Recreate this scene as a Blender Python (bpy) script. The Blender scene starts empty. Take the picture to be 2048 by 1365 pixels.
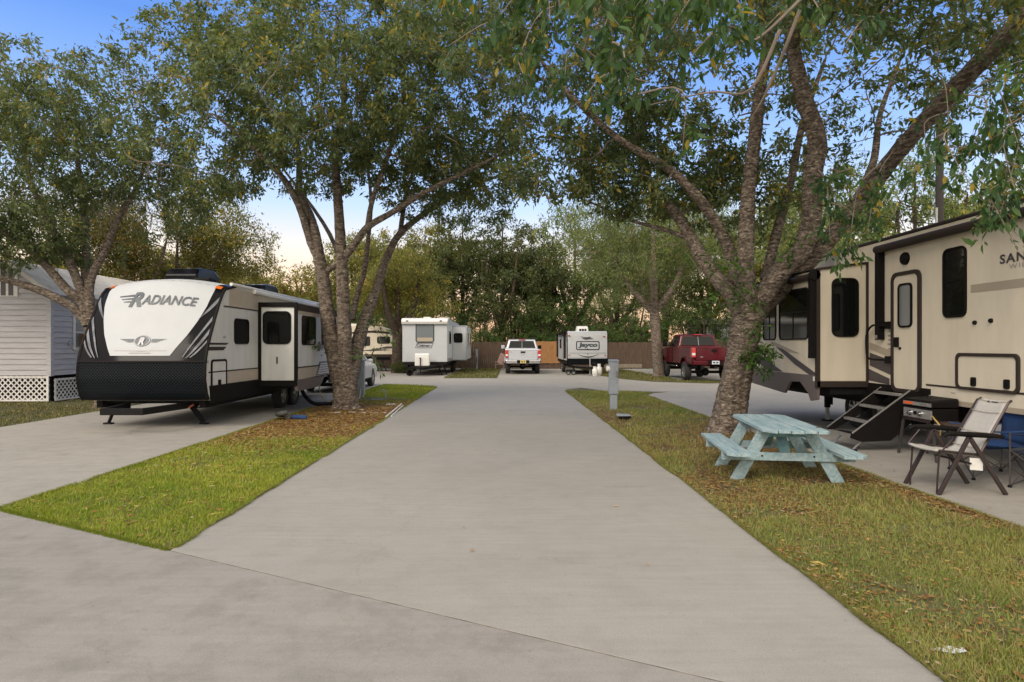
import bpy, math, random
import numpy as np
from mathutils import Vector, Matrix
R = math.radians
SC = bpy.context.scene
COL = SC.collection

# ---------------------------------------------------------------- camera, world, sun, exposure
CAMH = 1.65; FPX = 1250.0; HX = 1011.0; HY = 691.0
cd = bpy.data.cameras.new("camera"); cam = bpy.data.objects.new("camera", cd); COL.objects.link(cam)
cam.location = (0, 0, CAMH); cam.rotation_euler = (R(90), 0, 0)
cd.sensor_width = 36; cd.lens = 36 * FPX / 2048
cd.shift_x = (1024 - HX) / 2048; cd.shift_y = (HY - 682.5) / 2048
cd.clip_start = 0.05; cd.clip_end = 2000
SC.camera = cam

SUN_EL = R(38); SUN_DIR = Vector((-0.55, -0.83, 0)).normalized()      # the side the light comes from
world = bpy.data.worlds.new("World"); SC.world = world; world.use_nodes = True
wt = world.node_tree; wn = wt.nodes; wl = wt.links
bgn = wn["Background"]
sky = wn.new("ShaderNodeTexSky"); sky.sky_type = 'NISHITA'; sky.sun_disc = False
sky.sun_elevation = SUN_EL; sky.sun_rotation = math.atan2(SUN_DIR.x, SUN_DIR.y)
sky.air_density = 1.0; sky.dust_density = 1.2; sky.ozone_density = 1.6
tcw = wn.new("ShaderNodeTexCoord"); sep = wn.new("ShaderNodeSeparateXYZ")
wl.new(tcw.outputs["Generated"], sep.inputs[0])
rampw = wn.new("ShaderNodeValToRGB")          # the warm evening band low over the horizon
cr = rampw.color_ramp; cr.elements[0].position = 0.0; cr.elements[0].color = (9.0, 4.6, 2.4, 1)
cr.elements[1].position = 0.42; cr.elements[1].color = (1.05, 2.6, 7.1, 1)
e = cr.elements.new(0.09); e.color = (10.0, 6.7, 4.0, 1)
e = cr.elements.new(0.15); e.color = (8.2, 7.3, 6.4, 1)
e = cr.elements.new(0.21); e.color = (5.0, 6.3, 8.6, 1)
e = cr.elements.new(0.29); e.color = (3.0, 4.8, 8.4, 1)
e = cr.elements.new(0.50); e.color = (1.3, 2.8, 7.0, 1)
e = cr.elements.new(0.72); e.color = (5.6, 6.1, 7.2, 1)
wl.new(sep.outputs["Z"], rampw.inputs[0])
mixw = wn.new("ShaderNodeMixRGB"); mixw.inputs[0].default_value = 0.78
wl.new(sky.outputs[0], mixw.inputs[1]); wl.new(rampw.outputs[0], mixw.inputs[2])
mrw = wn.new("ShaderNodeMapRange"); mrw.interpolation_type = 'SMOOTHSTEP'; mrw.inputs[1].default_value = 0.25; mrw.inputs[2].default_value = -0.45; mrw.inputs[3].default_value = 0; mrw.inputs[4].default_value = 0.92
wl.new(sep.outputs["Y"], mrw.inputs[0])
mix2 = wn.new("ShaderNodeMixRGB"); mix2.inputs[2].default_value = (13.8, 12.3, 10.3, 1)      # bright neutral fill light added to the unseen half of the sky behind the camera
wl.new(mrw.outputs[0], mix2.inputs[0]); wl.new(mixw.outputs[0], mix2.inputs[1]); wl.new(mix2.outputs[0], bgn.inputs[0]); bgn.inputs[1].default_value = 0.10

sd = bpy.data.lights.new("sun", 'SUN'); sun = bpy.data.objects.new("sun", sd); COL.objects.link(sun)
sd.energy = 1.5; sd.angle = R(26); sd.color = (1.0, 0.88, 0.76)
sv = Vector((SUN_DIR.x * math.cos(SUN_EL), SUN_DIR.y * math.cos(SUN_EL), math.sin(SUN_EL)))
sun.rotation_euler = sv.to_track_quat('Z', 'Y').to_euler(); sun.location = (0, 0, 30)
SC.view_settings.view_transform = 'Standard'; SC.view_settings.look = 'None'
SC.view_settings.exposure = 0.62; SC.view_settings.gamma = 1.0
SC.cycles.use_denoising = True
SC.cycles.max_bounces = 6; SC.cycles.diffuse_bounces = 3; SC.cycles.glossy_bounces = 3
SC.cycles.transmission_bounces = 4; SC.cycles.transparent_max_bounces = 4

def G(px, py, z=0.0):                                   # ground point behind a photo pixel
    s = (py - HY) / (CAMH - z); return ((px - HX) / s, FPX / s, z)
def P(px, py, Y):                                       # point at depth Y behind a photo pixel
    return ((px - HX) * Y / FPX, Y, CAMH - (py - HY) * Y / FPX)

# ---------------------------------------------------------------- materials
def mat(name, col, rough=.5, metal=0., var=0., vs=6., bump=0., bs=60., coat=0., col2=None, spec=.5, stretch=None, c2s=None, bdist=.01):
    m = bpy.data.materials.new(name); m.use_nodes = True
    nt = m.node_tree; n = nt.nodes; l = nt.links; b = n["Principled BSDF"]
    b.inputs["Base Color"].default_value = (*col, 1); b.inputs["Roughness"].default_value = rough
    b.inputs["Metallic"].default_value = metal; b.inputs["Coat Weight"].default_value = coat
    b.inputs["Coat Roughness"].default_value = .08
    b.inputs["Specular IOR Level"].default_value = spec
    tc = n.new("ShaderNodeTexCoord"); src = tc.outputs["Object"]
    if stretch:
        mp = n.new("ShaderNodeMapping"); mp.inputs["Scale"].default_value = stretch; l.new(src, mp.inputs[0]); src = mp.outputs[0]
    if var or col2:
        nz = n.new("ShaderNodeTexNoise"); nz.inputs["Scale"].default_value = vs; nz.inputs["Detail"].default_value = 6; nz.inputs["Roughness"].default_value = .62
        l.new(src, nz.inputs["Vector"])
        rp = n.new("ShaderNodeValToRGB"); l.new(nz.outputs[0], rp.inputs[0])
        lo, hi = (.32, .68) if not c2s else c2s
        a = [c * (1 - var) for c in col]; c2 = [min(1, c * (1 + var)) for c in col] if col2 is None else col2
        rp.color_ramp.elements[0].position = lo; rp.color_ramp.elements[0].color = (*a, 1)
        rp.color_ramp.elements[1].position = hi; rp.color_ramp.elements[1].color = (*c2, 1)
        l.new(rp.outputs[0], b.inputs["Base Color"])
        if rough > .15:
            mr = n.new("ShaderNodeMapRange"); mr.inputs[3].default_value = rough * .85; mr.inputs[4].default_value = min(1, rough * 1.15)
            l.new(nz.outputs[0], mr.inputs[0]); l.new(mr.outputs[0], b.inputs["Roughness"])
    if bump:
        nb = n.new("ShaderNodeTexNoise"); nb.inputs["Scale"].default_value = bs; nb.inputs["Detail"].default_value = 5
        l.new(src, nb.inputs["Vector"])
        bp = n.new("ShaderNodeBump"); bp.inputs["Strength"].default_value = bump; bp.inputs["Distance"].default_value = bdist
        l.new(nb.outputs[0], bp.inputs["Height"]); l.new(bp.outputs[0], b.inputs["Normal"])
    return m

def attr_mat(name, rough=.6, trans=0., spec=.3):
    m = bpy.data.materials.new(name); m.use_nodes = True
    nt = m.node_tree; n = nt.nodes; l = nt.links; b = n["Principled BSDF"]
    at = n.new("ShaderNodeAttribute"); at.attribute_name = "tint"
    l.new(at.outputs["Color"], b.inputs["Base Color"]); b.inputs["Roughness"].default_value = rough
    b.inputs["Specular IOR Level"].default_value = spec
    if trans:
        t = n.new("ShaderNodeBsdfTranslucent"); mx = n.new("ShaderNodeMixShader"); mx.inputs[0].default_value = trans
        g = n.new("ShaderNodeMixRGB"); g.blend_type = 'MULTIPLY'; g.inputs[0].default_value = 1; g.inputs[2].default_value = (1.5, 1.35, .55, 1)
        l.new(at.outputs["Color"], g.inputs[1]); l.new(g.outputs[0], t.inputs[0])
        l.new(b.outputs[0], mx.inputs[1]); l.new(t.outputs[0], mx.inputs[2]); l.new(mx.outputs[0], n["Material Output"].inputs[0])
    return m

MT = {}
MT['leaf'] = attr_mat('leaf', .5, .42, .3)
MT['blade'] = attr_mat('grass_blade', .7, .25, .2)
MT['litter'] = attr_mat('dry_leaf', .8, .1, .2)
MT['white_gel'] = mat('white_gelcoat', (.43, .455, .48), .6, var=.03, vs=3, spec=.25)
MT['white_wall'] = mat('white_fibreglass', (.57, .59, .58), .45, var=.08, vs=3, bump=.05, bs=80, stretch=(1.5, 1.5, .3), spec=.3)
MT['beige_wall'] = mat('beige_fibreglass', (.62, .565, .455), .5, var=.07, vs=2.2, bump=.06, bs=60, stretch=(1.6, 1.6, .35), spec=.3)
MT['beige_band'] = mat('beige_band', (.42, .37, .30), .5, var=.06, vs=4)
MT['black_gel'] = mat('black_gelcoat', (.004, .004, .006), .10, spec=.10)
MT['silver_gel'] = mat('silver_gelcoat', (.17, .18, .20), .22, metal=.2, var=.3, vs=5, spec=.3)
MT['black_trim'] = mat('black_trim', (.009, .008, .008), .55, var=.2, vs=8, spec=.10)
MT['brown_trim'] = mat('brown_trim', (.038, .029, .026), .5, var=.1, vs=5, spec=.15)
MT['taupe'] = mat('taupe_skirt', (.115, .095, .095), .45, var=.1, vs=3)
MT['decal'] = mat('dark_decal', (.06, .05, .055), .5)
MT['decal_blue'] = mat('slate_decal', (.05, .065, .08), .4)
MT['decal_grey'] = mat('grey_decal', (.28, .26, .25), .45)
MT['decal_tan'] = mat('tan_decal', (.36, .31, .24), .45)
MT['glass'] = mat('tinted_glass', (.006, .007, .007), .05, spec=.3)
MT['glass_l'] = mat('pale_glass', (.16, .18, .19), .08, spec=.8)
MT['rubber'] = mat('tyre_rubber', (.025, .025, .026), .8, var=.25, vs=12, bump=.2, bs=60)
MT['alloy'] = mat('alloy_rim', (.42, .43, .44), .3, metal=.85)
MT['steel'] = mat('galvanised_steel', (.42, .42, .41), .42, metal=.7, var=.15, vs=14)
MT['frame'] = mat('chassis_black', (.010, .010, .011), .7, var=.3, vs=10, spec=.15)
MT['amber'] = mat('amber_lens', (.65, .14, .02), .2, coat=.5)
MT['redlens'] = mat('red_lens', (.45, .015, .015), .18, coat=.6)
MT['white_p'] = mat('white_plastic', (.66, .66, .64), .45, var=.05, vs=9)
MT['grey_p'] = mat('grey_plastic', (.27, .31, .36), .5, var=.10, vs=9)
MT['chrome'] = mat('chrome', (.55, .56, .58), .16, metal=1.0)
MT['silverpaint'] = mat('silver_paint', (.52, .55, .60), .28, metal=.35, coat=.6)
MT['redpaint'] = mat('dark_red_paint', (.075, .003, .008), .2, coat=.35, spec=.15)
MT['whitepaint'] = mat('white_car_paint', (.72, .74, .77), .22, coat=.8)

# ---------------------------------------------------------------- mesh helpers
OFF = {}
class Pl:                                               # a drawing plane: u, v in the plane, d outward
    def __init__(s, O, U, V, N): s.O, s.U, s.V, s.N = map(Vector, (O, U, V, N))
    def at(s, u, v, d=0): return s.O + s.U * u + s.V * v + s.N * d
def PX(x, sgn): return Pl((x, 0, 0), (0, 1, 0), (0, 0, 1), (sgn, 0, 0))   # u = y, v = z
def PY(y, sgn=-1): return Pl((0, y, 0), (1, 0, 0), (0, 0, 1), (0, sgn, 0))  # u = x, v = z
def PZ(z): return Pl((0, 0, z), (1, 0, 0), (0, 1, 0), (0, 0, 1))
def rr(u0, u1, v0, v1, r, n=4):
    p = []
    for cu, cv, a0 in ((u1 - r, v1 - r, 0), (u0 + r, v1 - r, 90), (u0 + r, v0 + r, 180), (u1 - r, v0 + r, 270)):
        for k in range(n + 1):
            a = R(a0 + 90 * k / n); p.append((cu + r * math.cos(a), cv + r * math.sin(a)))
    return p
def circ(u, v, r, n=16, ry=None):
    return [(u + r * math.cos(2 * math.pi * k / n), v + (ry or r) * math.sin(2 * math.pi * k / n)) for k in range(n)]

class MB:
    def __init__(s): s.v = []; s.f = []
    def add(s, vs, fs):
        o = len(s.v); s.v += [tuple(x) for x in vs]; s.f += [tuple(i + o for i in f) for f in fs]; return s
    def box(s, x0, x1, y0, y1, z0, z1, M=None):
        vs = [Vector((x, y, z)) for z in (z0, z1) for y in (y0, y1) for x in (x0, x1)]
        if M: vs = [M @ v for v in vs]
        return s.add(vs, [(0, 2, 3, 1), (4, 5, 7, 6), (0, 1, 5, 4), (2, 6, 7, 3), (0, 4, 6, 2), (1, 3, 7, 5)])
    def bar(s, a, b, w, h=None, up=(0, 0, 1)):            # square bar between two points
        a = Vector(a); b = Vector(b); h = h or w; d = (b - a).normalized(); u = Vector(up)
        sd_ = d.cross(u)
        if sd_.length < 1e-4: sd_ = d.cross(Vector((1, 0, 0)))
        sd_.normalize(); u = sd_.cross(d).normalized()
        q = [sd_ * w / 2 * i + u * h / 2 * j for i, j in ((-1, -1), (1, -1), (1, 1), (-1, 1))]
        return s.add([a + k for k in q] + [b + k for k in q], [(3, 2, 1, 0), (4, 5, 6, 7), (0, 1, 5, 4), (1, 2, 6, 5), (2, 3, 7, 6), (3, 0, 4, 7)])
    def poly(s, pl, pts, d0, d1, tf=None):               # polygon extruded from depth d0 to d1
        n = len(pts); vs = [pl.at(u, v, d0) for u, v in pts] + [pl.at(u, v, d1) for u, v in pts]
        if tf: vs = [tf(v) for v in vs]
        return s.add(vs, [tuple(range(n - 1, -1, -1)), tuple(range(n, 2 * n))] + [(i, (i + 1) % n, n + (i + 1) % n, n + i) for i in range(n)])
    def ring(s, pl, out, inn, d0, d1):
        n = len(out); vs = [pl.at(u, v, d) for d in (d0, d1) for lp in (out, inn) for u, v in lp]; fs = []
        for i in range(n):
            j = (i + 1) % n
            fs += [(i, j, n + j, n + i), (2 * n + i, 3 * n + i, 3 * n + j, 2 * n + j), (i, 2 * n + i, 2 * n + j, j), (n + i, n + j, 3 * n + j, 3 * n + i)]
        return s.add(vs, fs)
    def tube(s, pts, r, n=8, cap=True, wob=0., rng=None):
        pts = [Vector(p) for p in pts]; m = len(pts)
        rs = r if isinstance(r, (list, tuple)) else [r] * m
        base = len(s.v); prev = None
        for i, p in enumerate(pts):
            t = (pts[min(i + 1, m - 1)] - pts[max(i - 1, 0)]).normalized()
            if prev is None:
                prev = t.cross(Vector((0.31, 0.17, 1)) if abs(t.z) < .9 else Vector((1, 0.1, 0))).normalized()
            a = (prev - t * prev.dot(t)).normalized(); prev = a; b = t.cross(a)
            for k in range(n):
                an = 2 * math.pi * k / n; rk = rs[i]
                if wob: rk *= 1 + wob * rng.uniform(-1, 1)
                s.v.append(tuple(p + a * (rk * math.cos(an)) + b * (rk * math.sin(an))))
        for i in range(m - 1):
            for k in range(n):
                o = base + i * n; k2 = (k + 1) % n
                s.f.append((o + k, o + k2, o + n + k2, o + n + k))
        if cap: s.f.append(tuple(base + k for k in range(n - 1, -1, -1))); s.f.append(tuple(base + (m - 1) * n + k for k in range(n)))
        return s
    def lathe(s, O, A, prof, n=24, B=None):              # prof: (radius, distance along A)
        O = Vector(O); A = Vector(A).normalized(); b = A.orthogonal().normalized(); c = A.cross(b); base = len(s.v); m = len(prof)
        for r_, h in prof:
            for k in range(n):
                an = 2 * math.pi * k / n; s.v.append(tuple(O + A * h + b * (r_ * math.cos(an)) + c * (r_ * math.sin(an))))
        for i in range(m - 1):
            for k in range(n):
                o = base + i * n; k2 = (k + 1) % n; s.f.append((o + k, o + k2, o + n + k2, o + n + k))
        s.f.append(tuple(base + k for k in range(n - 1, -1, -1))); s.f.append(tuple(base + (m - 1) * n + k for k in range(n)))
        return s
    def grid(s, fn, nu, nv, close=False):
        base = len(s.v)
        for j in range(nv + 1):
            for i in range(nu + 1): s.v.append(tuple(fn(i / nu, j / nv)))
        for j in range(nv):
            for i in range(nu):
                a = base + j * (nu + 1) + i; s.f.append((a, a + 1, a + nu + 2, a + nu + 1))
        return s
    def build(s, name, m, parent=None, bevel=0., smooth=None, label=None):
        off = Vector(OFF.get(parent.name, (0, 0, 0))) if parent else Vector((0, 0, 0))
        me = bpy.data.meshes.new(name)
        me.from_pydata([tuple(Vector(v) - off) for v in s.v], [], s.f); me.update()
        o = bpy.data.objects.new(name, me); COL.objects.link(o)
        me.materials.append(MT[m] if isinstance(m, str) else m)
        fix_normals(me)
        if smooth is not None:
            me.polygons.foreach_set("use_smooth", [True] * len(me.polygons)); me.set_sharp_from_angle(angle=R(smooth))
        if bevel:
            bv = o.modifiers.new("bevel", 'BEVEL'); bv.width = bevel; bv.segments = 2; bv.limit_method = 'ANGLE'; bv.angle_limit = R(40)
            bv.harden_normals = False
        if parent: o.parent = parent; OFF[o.name] = OFF.get(parent.name, (0, 0, 0))
        if label: o["label"] = label
        return o
import bmesh
def fix_normals(me):
    if len(me.polygons) > 30000: return
    bm = bmesh.new(); bm.from_mesh(me); bmesh.ops.recalc_face_normals(bm, faces=bm.faces); bm.to_mesh(me); bm.free()
def tag(o, label=None, cat=None, group=None, kind=None):
    if label: o["label"] = label
    if cat: o["category"] = cat
    if group: o["group"] = group
    if kind: o["kind"] = kind
    return o
def thing(name, label, cat, loc=(0, 0, 0), group=None, local=False, rz=0.):
    o = bpy.data.objects.new(name, None); COL.objects.link(o); o.location = loc; o.rotation_euler = (0, 0, rz)
    o.empty_display_size = .2
    OFF[o.name] = (0, 0, 0) if local else tuple(loc)
    return tag(o, label, cat, group)
def copy_tree(o, parent=None):
    c = o.copy(); COL.objects.link(c)
    if parent: c.parent = parent
    for ch in list(o.children): copy_tree(ch, c)
    return c
def text_mesh(txt, h, bold=0., shear=0., space=1.):
    cu = bpy.data.curves.new("t", 'FONT'); cu.body = txt; cu.size = h / .72; cu.offset = bold; cu.shear = shear
    cu.space_character = space; cu.resolution_u = 3
    o = bpy.data.objects.new("t", cu); me = o.to_mesh()
    vs = [tuple(v.co) for v in me.vertices]; fs = [tuple(p.vertices) for p in me.polygons]
    o.to_mesh_clear(); bpy.data.objects.remove(o); bpy.data.curves.remove(cu)
    return vs, fs
def text_on(mb, txt, h, fn, bold=0., shear=0., space=1., width=None, center=False):
    vs, fs = text_mesh(txt, h, bold, shear, space)
    if not vs: return 0
    x0 = min(v[0] for v in vs); x1 = max(v[0] for v in vs); k = width / (x1 - x0) if width else 1.
    sh = -(x1 - x0) * k / 2 if center else 0
    mb.add([fn((v[0] - x0) * k + sh, v[1]) for v in vs], fs); return (x1 - x0) * k

def np_mesh(name, verts, nper, m, tint=None, parent=None, kind=None, faces=None):
    """verts (N*nper,3) arranged as separate n-gons"""
    me = bpy.data.meshes.new(name); nv = len(verts)
    me.vertices.add(nv); me.vertices.foreach_set("co", np.asarray(verts, np.float32).ravel())
    if faces is None: nf = nv // nper; idx = np.arange(nv, dtype=np.int32); k = nper
    else: faces = np.asarray(faces, np.int32); nf, k = faces.shape; idx = faces.ravel()
    me.loops.add(nf * k); me.loops.foreach_set("vertex_index", idx)
    me.polygons.add(nf); me.polygons.foreach_set("loop_start", np.arange(0, nf * k, k, dtype=np.int32))
    me.update(calc_edges=True)
    if tint is not None:
        a = me.color_attributes.new("tint", 'FLOAT_COLOR', 'POINT')
        c = np.ones((nv, 4), np.float32); c[:, :3] = tint; a.data.foreach_set("color", c.ravel())
    o = bpy.data.objects.new(name, me); COL.objects.link(o); me.materials.append(MT[m] if isinstance(m, str) else m)
    if parent:
        off = OFF.get(parent.name, (0, 0, 0)); o.parent = parent; OFF[o.name] = off
    if kind: o["kind"] = kind
    return o
# ================================================================ ground, slabs, grass
def line_y(x): return 3.553 - 0.521 * x                   # kerb line of the near street
def ground_mat():
    m = mat('soil_and_thatch', (.10, .075, .045), .95, var=.35, vs=1.6, bump=.5, bs=90, col2=(.085, .10, .03), bdist=.02)
    return m
def concrete(name, base, seed, dark=.82):
    m = bpy.data.materials.new(name); m.use_nodes = True
    nt = m.node_tree; n = nt.nodes; l = nt.links; b = n["Principled BSDF"]
    tc = n.new("ShaderNodeTexCoord"); mp = n.new("ShaderNodeMapping"); mp.inputs["Location"].default_value = (seed, seed * 2, 0); l.new(tc.outputs["Object"], mp.inputs[0])
    def noise(sc, det=4, rough=.6, st=None):
        z = n.new("ShaderNodeTexNoise"); z.inputs["Scale"].default_value = sc; z.inputs["Detail"].default_value = det; z.inputs["Roughness"].default_value = rough
        if st:
            q = n.new("ShaderNodeMapping"); q.inputs["Scale"].default_value = st; l.new(mp.outputs[0], q.inputs[0]); l.new(q.outputs[0], z.inputs["Vector"])
        else: l.new(mp.outputs[0], z.inputs["Vector"])
        return z.outputs[0]
    def ramp(src, a, ca, c, cb):
        r = n.new("ShaderNodeValToRGB"); r.color_ramp.elements[0].position = a; r.color_ramp.elements[1].position = c
        r.color_ramp.elements[0].color = (*ca, 1); r.color_ramp.elements[1].color = (*cb, 1); l.new(src, r.inputs[0]); return r.outputs[0]
    def mul(a, c):
        x = n.new("ShaderNodeMixRGB"); x.blend_type = 'MULTIPLY'; x.inputs[0].default_value = 1; l.new(a, x.inputs[1]); l.new(c, x.inputs[2]); return x.outputs[0]
    c0 = ramp(noise(.45, 5), .3, [k * .93 for k in base], .7, [k * 1.05 for k in base])
    c1 = ramp(noise(3.2, 6, .7), .3, (dark, dark, dark * .99), .55, (1, 1, 1))
    c2 = ramp(noise(140, 3), .3, (.84, .84, .84), .7, (1.1, 1.1, 1.1))
    c3 = ramp(noise(5, 3, .5, (.25, 3.5, 1)), .35, (.955, .955, .95), .65, (1.02, 1.02, 1.02))   # broom and tyre streaks across
    c4 = ramp(noise(26, 3, .6), .69, (1, 1, 1), .75, (.78, .74, .68))                              # small spots
    c5 = ramp(noise(11, 2, .5), .73, (1, 1, 1), .80, (.88, .84, .80))
    q = n.new("ShaderNodeVectorMath"); q.operation = 'MULTIPLY_ADD'; q.inputs[1].default_value = (.9, .9, .9)
    nz = n.new("ShaderNodeTexNoise"); nz.inputs["Scale"].default_value = 1.3; nz.inputs["Detail"].default_value = 6; l.new(mp.outputs[0], nz.inputs["Vector"]); l.new(nz.outputs["Color"], q.inputs[0]); l.new(mp.outputs[0], q.inputs[2])
    vo = n.new("ShaderNodeTexVoronoi"); vo.feature = 'DISTANCE_TO_EDGE'; vo.inputs["Scale"].default_value = .33; l.new(q.outputs[0], vo.inputs["Vector"])
    c6 = ramp(vo.outputs[0], .0, (.93, .92, .905), .002, (1, 1, 1))                                 # hairline cracks
    l.new(mul(mul(mul(mul(mul(mul(c0, c1), c2), c3), c4), c5), c6), b.inputs["Base Color"])
    b.inputs["Roughness"].default_value = .85; b.inputs["Specular IOR Level"].default_value = .12
    bp = n.new("ShaderNodeBump"); bp.inputs["Strength"].default_value = .35; bp.inputs["Distance"].default_value = .004
    l.new(noise(220, 2), bp.inputs["Height"]); l.new(bp.outputs[0], b.inputs["Normal"])
    return m
MT['soil'] = ground_mat()
MT['conc_pad'] = concrete('concrete_pad', (.312, .300, .276), 3.1, .91)
MT['conc_old'] = concrete('concrete_weathered', (.325, .31, .282), 8.4, .86)
MT['conc_street'] = concrete('concrete_street', (.285, .272, .252), 15.7, .80)
MT['conc_back'] = concrete('concrete_road', (.335, .32, .29), 21.3, .88)

m = MB().box(-400, 400, -60, 900, -.4, 0); o = m.build('ground', 'soil'); tag(o, kind='structure')
def slab(name, pts, m, top=.03, bev=.006):
    b = MB().poly(PZ(0), pts, -.08, top); o = b.build(name, m, bevel=.003); return tag(o, kind='structure')
GAP = .006
X_A0, X_A1, X_B0, X_B1, X_R0 = -10.0, -5.0, -2.65, 2.12, 4.56      # pad edges
def ly(x, k=0): return (x, line_y(x) + k)
def jag(x, y0, y1, n, amp, seed):                                    # slightly uneven slab edge
    r = random.Random(seed); return [(x + r.uniform(-amp, amp), y0 + (y1 - y0) * i / n) for i in range(n + 1)]
# near street
pts = [(-60, -50), (60, -50), (60, line_y(60) - GAP) if line_y(60) > -49 else (60, -49), ]
pts = [(-60, -50), (90, -50), ly(90, -GAP)] + [ly(x, -GAP) for x in (30, 12, 4.56, 3.3, 2.12, 0.8, -1, -2.65, -4, -5, -8, -20)] + [(-60, line_y(-60) - GAP)]
pts = [p for p in pts if p[1] >= -50]
slab('street', pts, 'conc_street', top=.03)
js = [ly(x, .0) for x in (-60, -20, -10, -2.65)]
b = MB()
for x0_, x1_ in ((-2.65, 2.12),): b.poly(PZ(0), [ly(x0_, -.016), ly(x1_, -.016), ly(x1_, .016), ly(x0_, .016)], -.05, .0285)
o = b.build('joint', mat('joint_dirt', (.15, .13, .105), .95, var=.55, vs=9)); tag(o, kind='structure')
# centre pad
slab('centre_pad', jag(X_B1, line_y(X_B1) + GAP, 22.3, 26, .005, 1) + [(2.3, 23.2), (2.9, 24.0)] + [(-5.2, 26.2), (-4.0, 25.6), (-3.1, 25.0)] +
     jag(X_B0, 24.3, line_y(X_B0) + GAP, 26, .005, 2) + [ly(-1, GAP), ly(.5, GAP)], 'conc_pad', top=.03)
slab('side_pad', jag(X_A1, line_y(X_A1) + GAP, 25.6, 26, .006, 3) + [(-5.1, 26.2), (-7.0, 26.4)] + jag(X_A0, 26.4, line_y(X_A0) + GAP, 20, .012, 4), 'conc_old', top=.03)
slab('fifth_wheel_pad', [(24, 21.6), (6, 21.9), (4.95, 21.0)] + jag(X_R0, 20.2, 4.6, 22, .006, 5) + [(X_R0 + .02, line_y(X_R0) + .7), (24, line_y(X_R0) + .7)], 'conc_old', top=.034)
# road along the back, all concrete up to the fence
slab('back_road', [(-60, 26.45), (-7.0, 26.45), (-5.2, 26.25), (-4.0, 25.65), (-3.1, 25.05), (2.9, 24.05), (3.6, 22.4), (5.2, 22.1), (6, 21.95), (24, 21.65), (60, 22), (60, 44.2), (-60, 44.2)][::1], 'conc_back', top=.024)
# grass islands beyond the road
def island(name, pts, seed):
    b = MB().poly(PZ(0), pts, .0, .045); o = b.build(name, 'soil'); tag(o, kind='structure'); return pts
ISL1 = [(-3.05, 30.8), (-.42, 30.8), (-.30, 43.4), (-2.9, 43.4)]
ISL2 = [(4.9, 34.5), (5.6, 30.2), (6.6, 27.8), (8.6, 26.6), (10.4, 26.9), (8.1, 29.5), (8.0, 36), (7.7, 43.4), (5.1, 43.4)]
island('far_grass_island', ISL1, 1); island('tree_grass_island', ISL2, 2)

MT['lawn_soil'] = mat('lawn_soil', (.105, .085, .050), .95, var=.3, vs=2.2, bump=.6, bs=70, col2=(.12, .135, .035), bdist=.02)
def lawn(name, pts):
    o = MB().poly(PZ(0), pts, -.05, .022).build(name, 'lawn_soil'); tag(o, kind='structure')
lawn('lawn', [ly(-4.985, .02), ly(-2.665, .02), (-2.665, 24.2), (-3.2, 24.95), (-4.98, 26)])
lawn('lawn', [ly(2.14, .02), ly(8.6, .6), (8.6, 1.6), (4.54, 1.85), (4.54, 20.2), (4.9, 21.1), (4.4, 21.9), (3.4, 22.25), (2.6, 23.2), (2.14, 22.4)])
rngn = np.random.default_rng(11)
def in_poly(x, y, poly):
    c = np.zeros(len(x), bool); n = len(poly); j = n - 1
    for i in range(n):
        xi, yi = poly[i]; xj, yj = poly[j]
        t = ((yi > y) != (yj > y)) & (x < (xj - xi) * (y - yi) / (yj - yi + 1e-12) + xi); c ^= t; j = i
    return c
def vnoise(x, y, sc, seed):                                          # smooth value noise
    r = np.random.default_rng(seed); g = r.random((64, 64)); X = x * sc + 13.7; Y = y * sc + 7.3
    i = np.floor(X).astype(int); j = np.floor(Y).astype(int); fx = X - i; fy = Y - j; fx = fx * fx * (3 - 2 * fx); fy = fy * fy * (3 - 2 * fy)
    a = g[i % 64, j % 64]; b = g[(i + 1) % 64, j % 64]; c = g[i % 64, (j + 1) % 64]; d = g[(i + 1) % 64, (j + 1) % 64]
    return (a * (1 - fx) + b * fx) * (1 - fy) + (c * (1 - fx) + d * fx) * fy
STRIP_L = [ly(-4.99, .02), (-2.66, line_y(-2.66) + .02), (-2.66, 24.3), (-3.2, 25.0), (-5.0, 26)]
STRIP_R = [(2.13, line_y(2.13) + .02), (4.55, line_y(4.55) + .5), (4.55, 20.3), (4.95, 21.1), (4.5, 21.8), (3.4, 22.2), (2.13, 22.3)]
STRIP_R2 = [(2.5, line_y(2.5)+.02), (8.5, -.8), (8.5, 1.6), (4.6, 1.8)]
STRIP_F = [(-22, 13.5), (-10.02, line_y(-10.02)), (-10.02, 24), (-12.9, 24), (-12.9, 17.8), (-22, 17.8)]
def scatter(poly, dens_fn, dmax, y0, y1, x0, x1):
    n = int(dmax * (x1 - x0) * (y1 - y0)); x = rngn.uniform(x0, x1, n); y = rngn.uniform(y0, y1, n)
    k = in_poly(x, y, poly); x = x[k]; y = y[k]; k = rngn.random(len(x)) < dens_fn(x, y) / dmax; return x[k], y[k]
def dirt_l(x, y):                                                    # bare, leaf-covered soil round the left tree
    d = np.hypot((x + 4.0) / 2.3, (y - 14.4) / 3.6); return np.clip((1.42 - d) * 1.3, 0, 1) * np.clip((y - 8.4) / 3.0, 0, 1) * (.75 + .5 * vnoise(x, y, 1.5, 8))
def dirt_r(x, y):
    a = np.clip(1.3 - np.hypot((x - 3.9) / 1.5, (y - 10.3) / 3.4), 0, 1); b = np.clip(1.25 - np.hypot((x - 2.3) / .75, (y - 14.2) / 2.6), 0, 1)
    c = .55 * np.clip((x - 4.0) / .6, 0, 1) * (y < 9) + .55 * np.clip((vnoise(x, y, 1.15, 71) - .52) * 4, 0, 1); return np.clip(np.maximum(np.maximum(a, b), c), 0, 1)
parts = []
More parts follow.
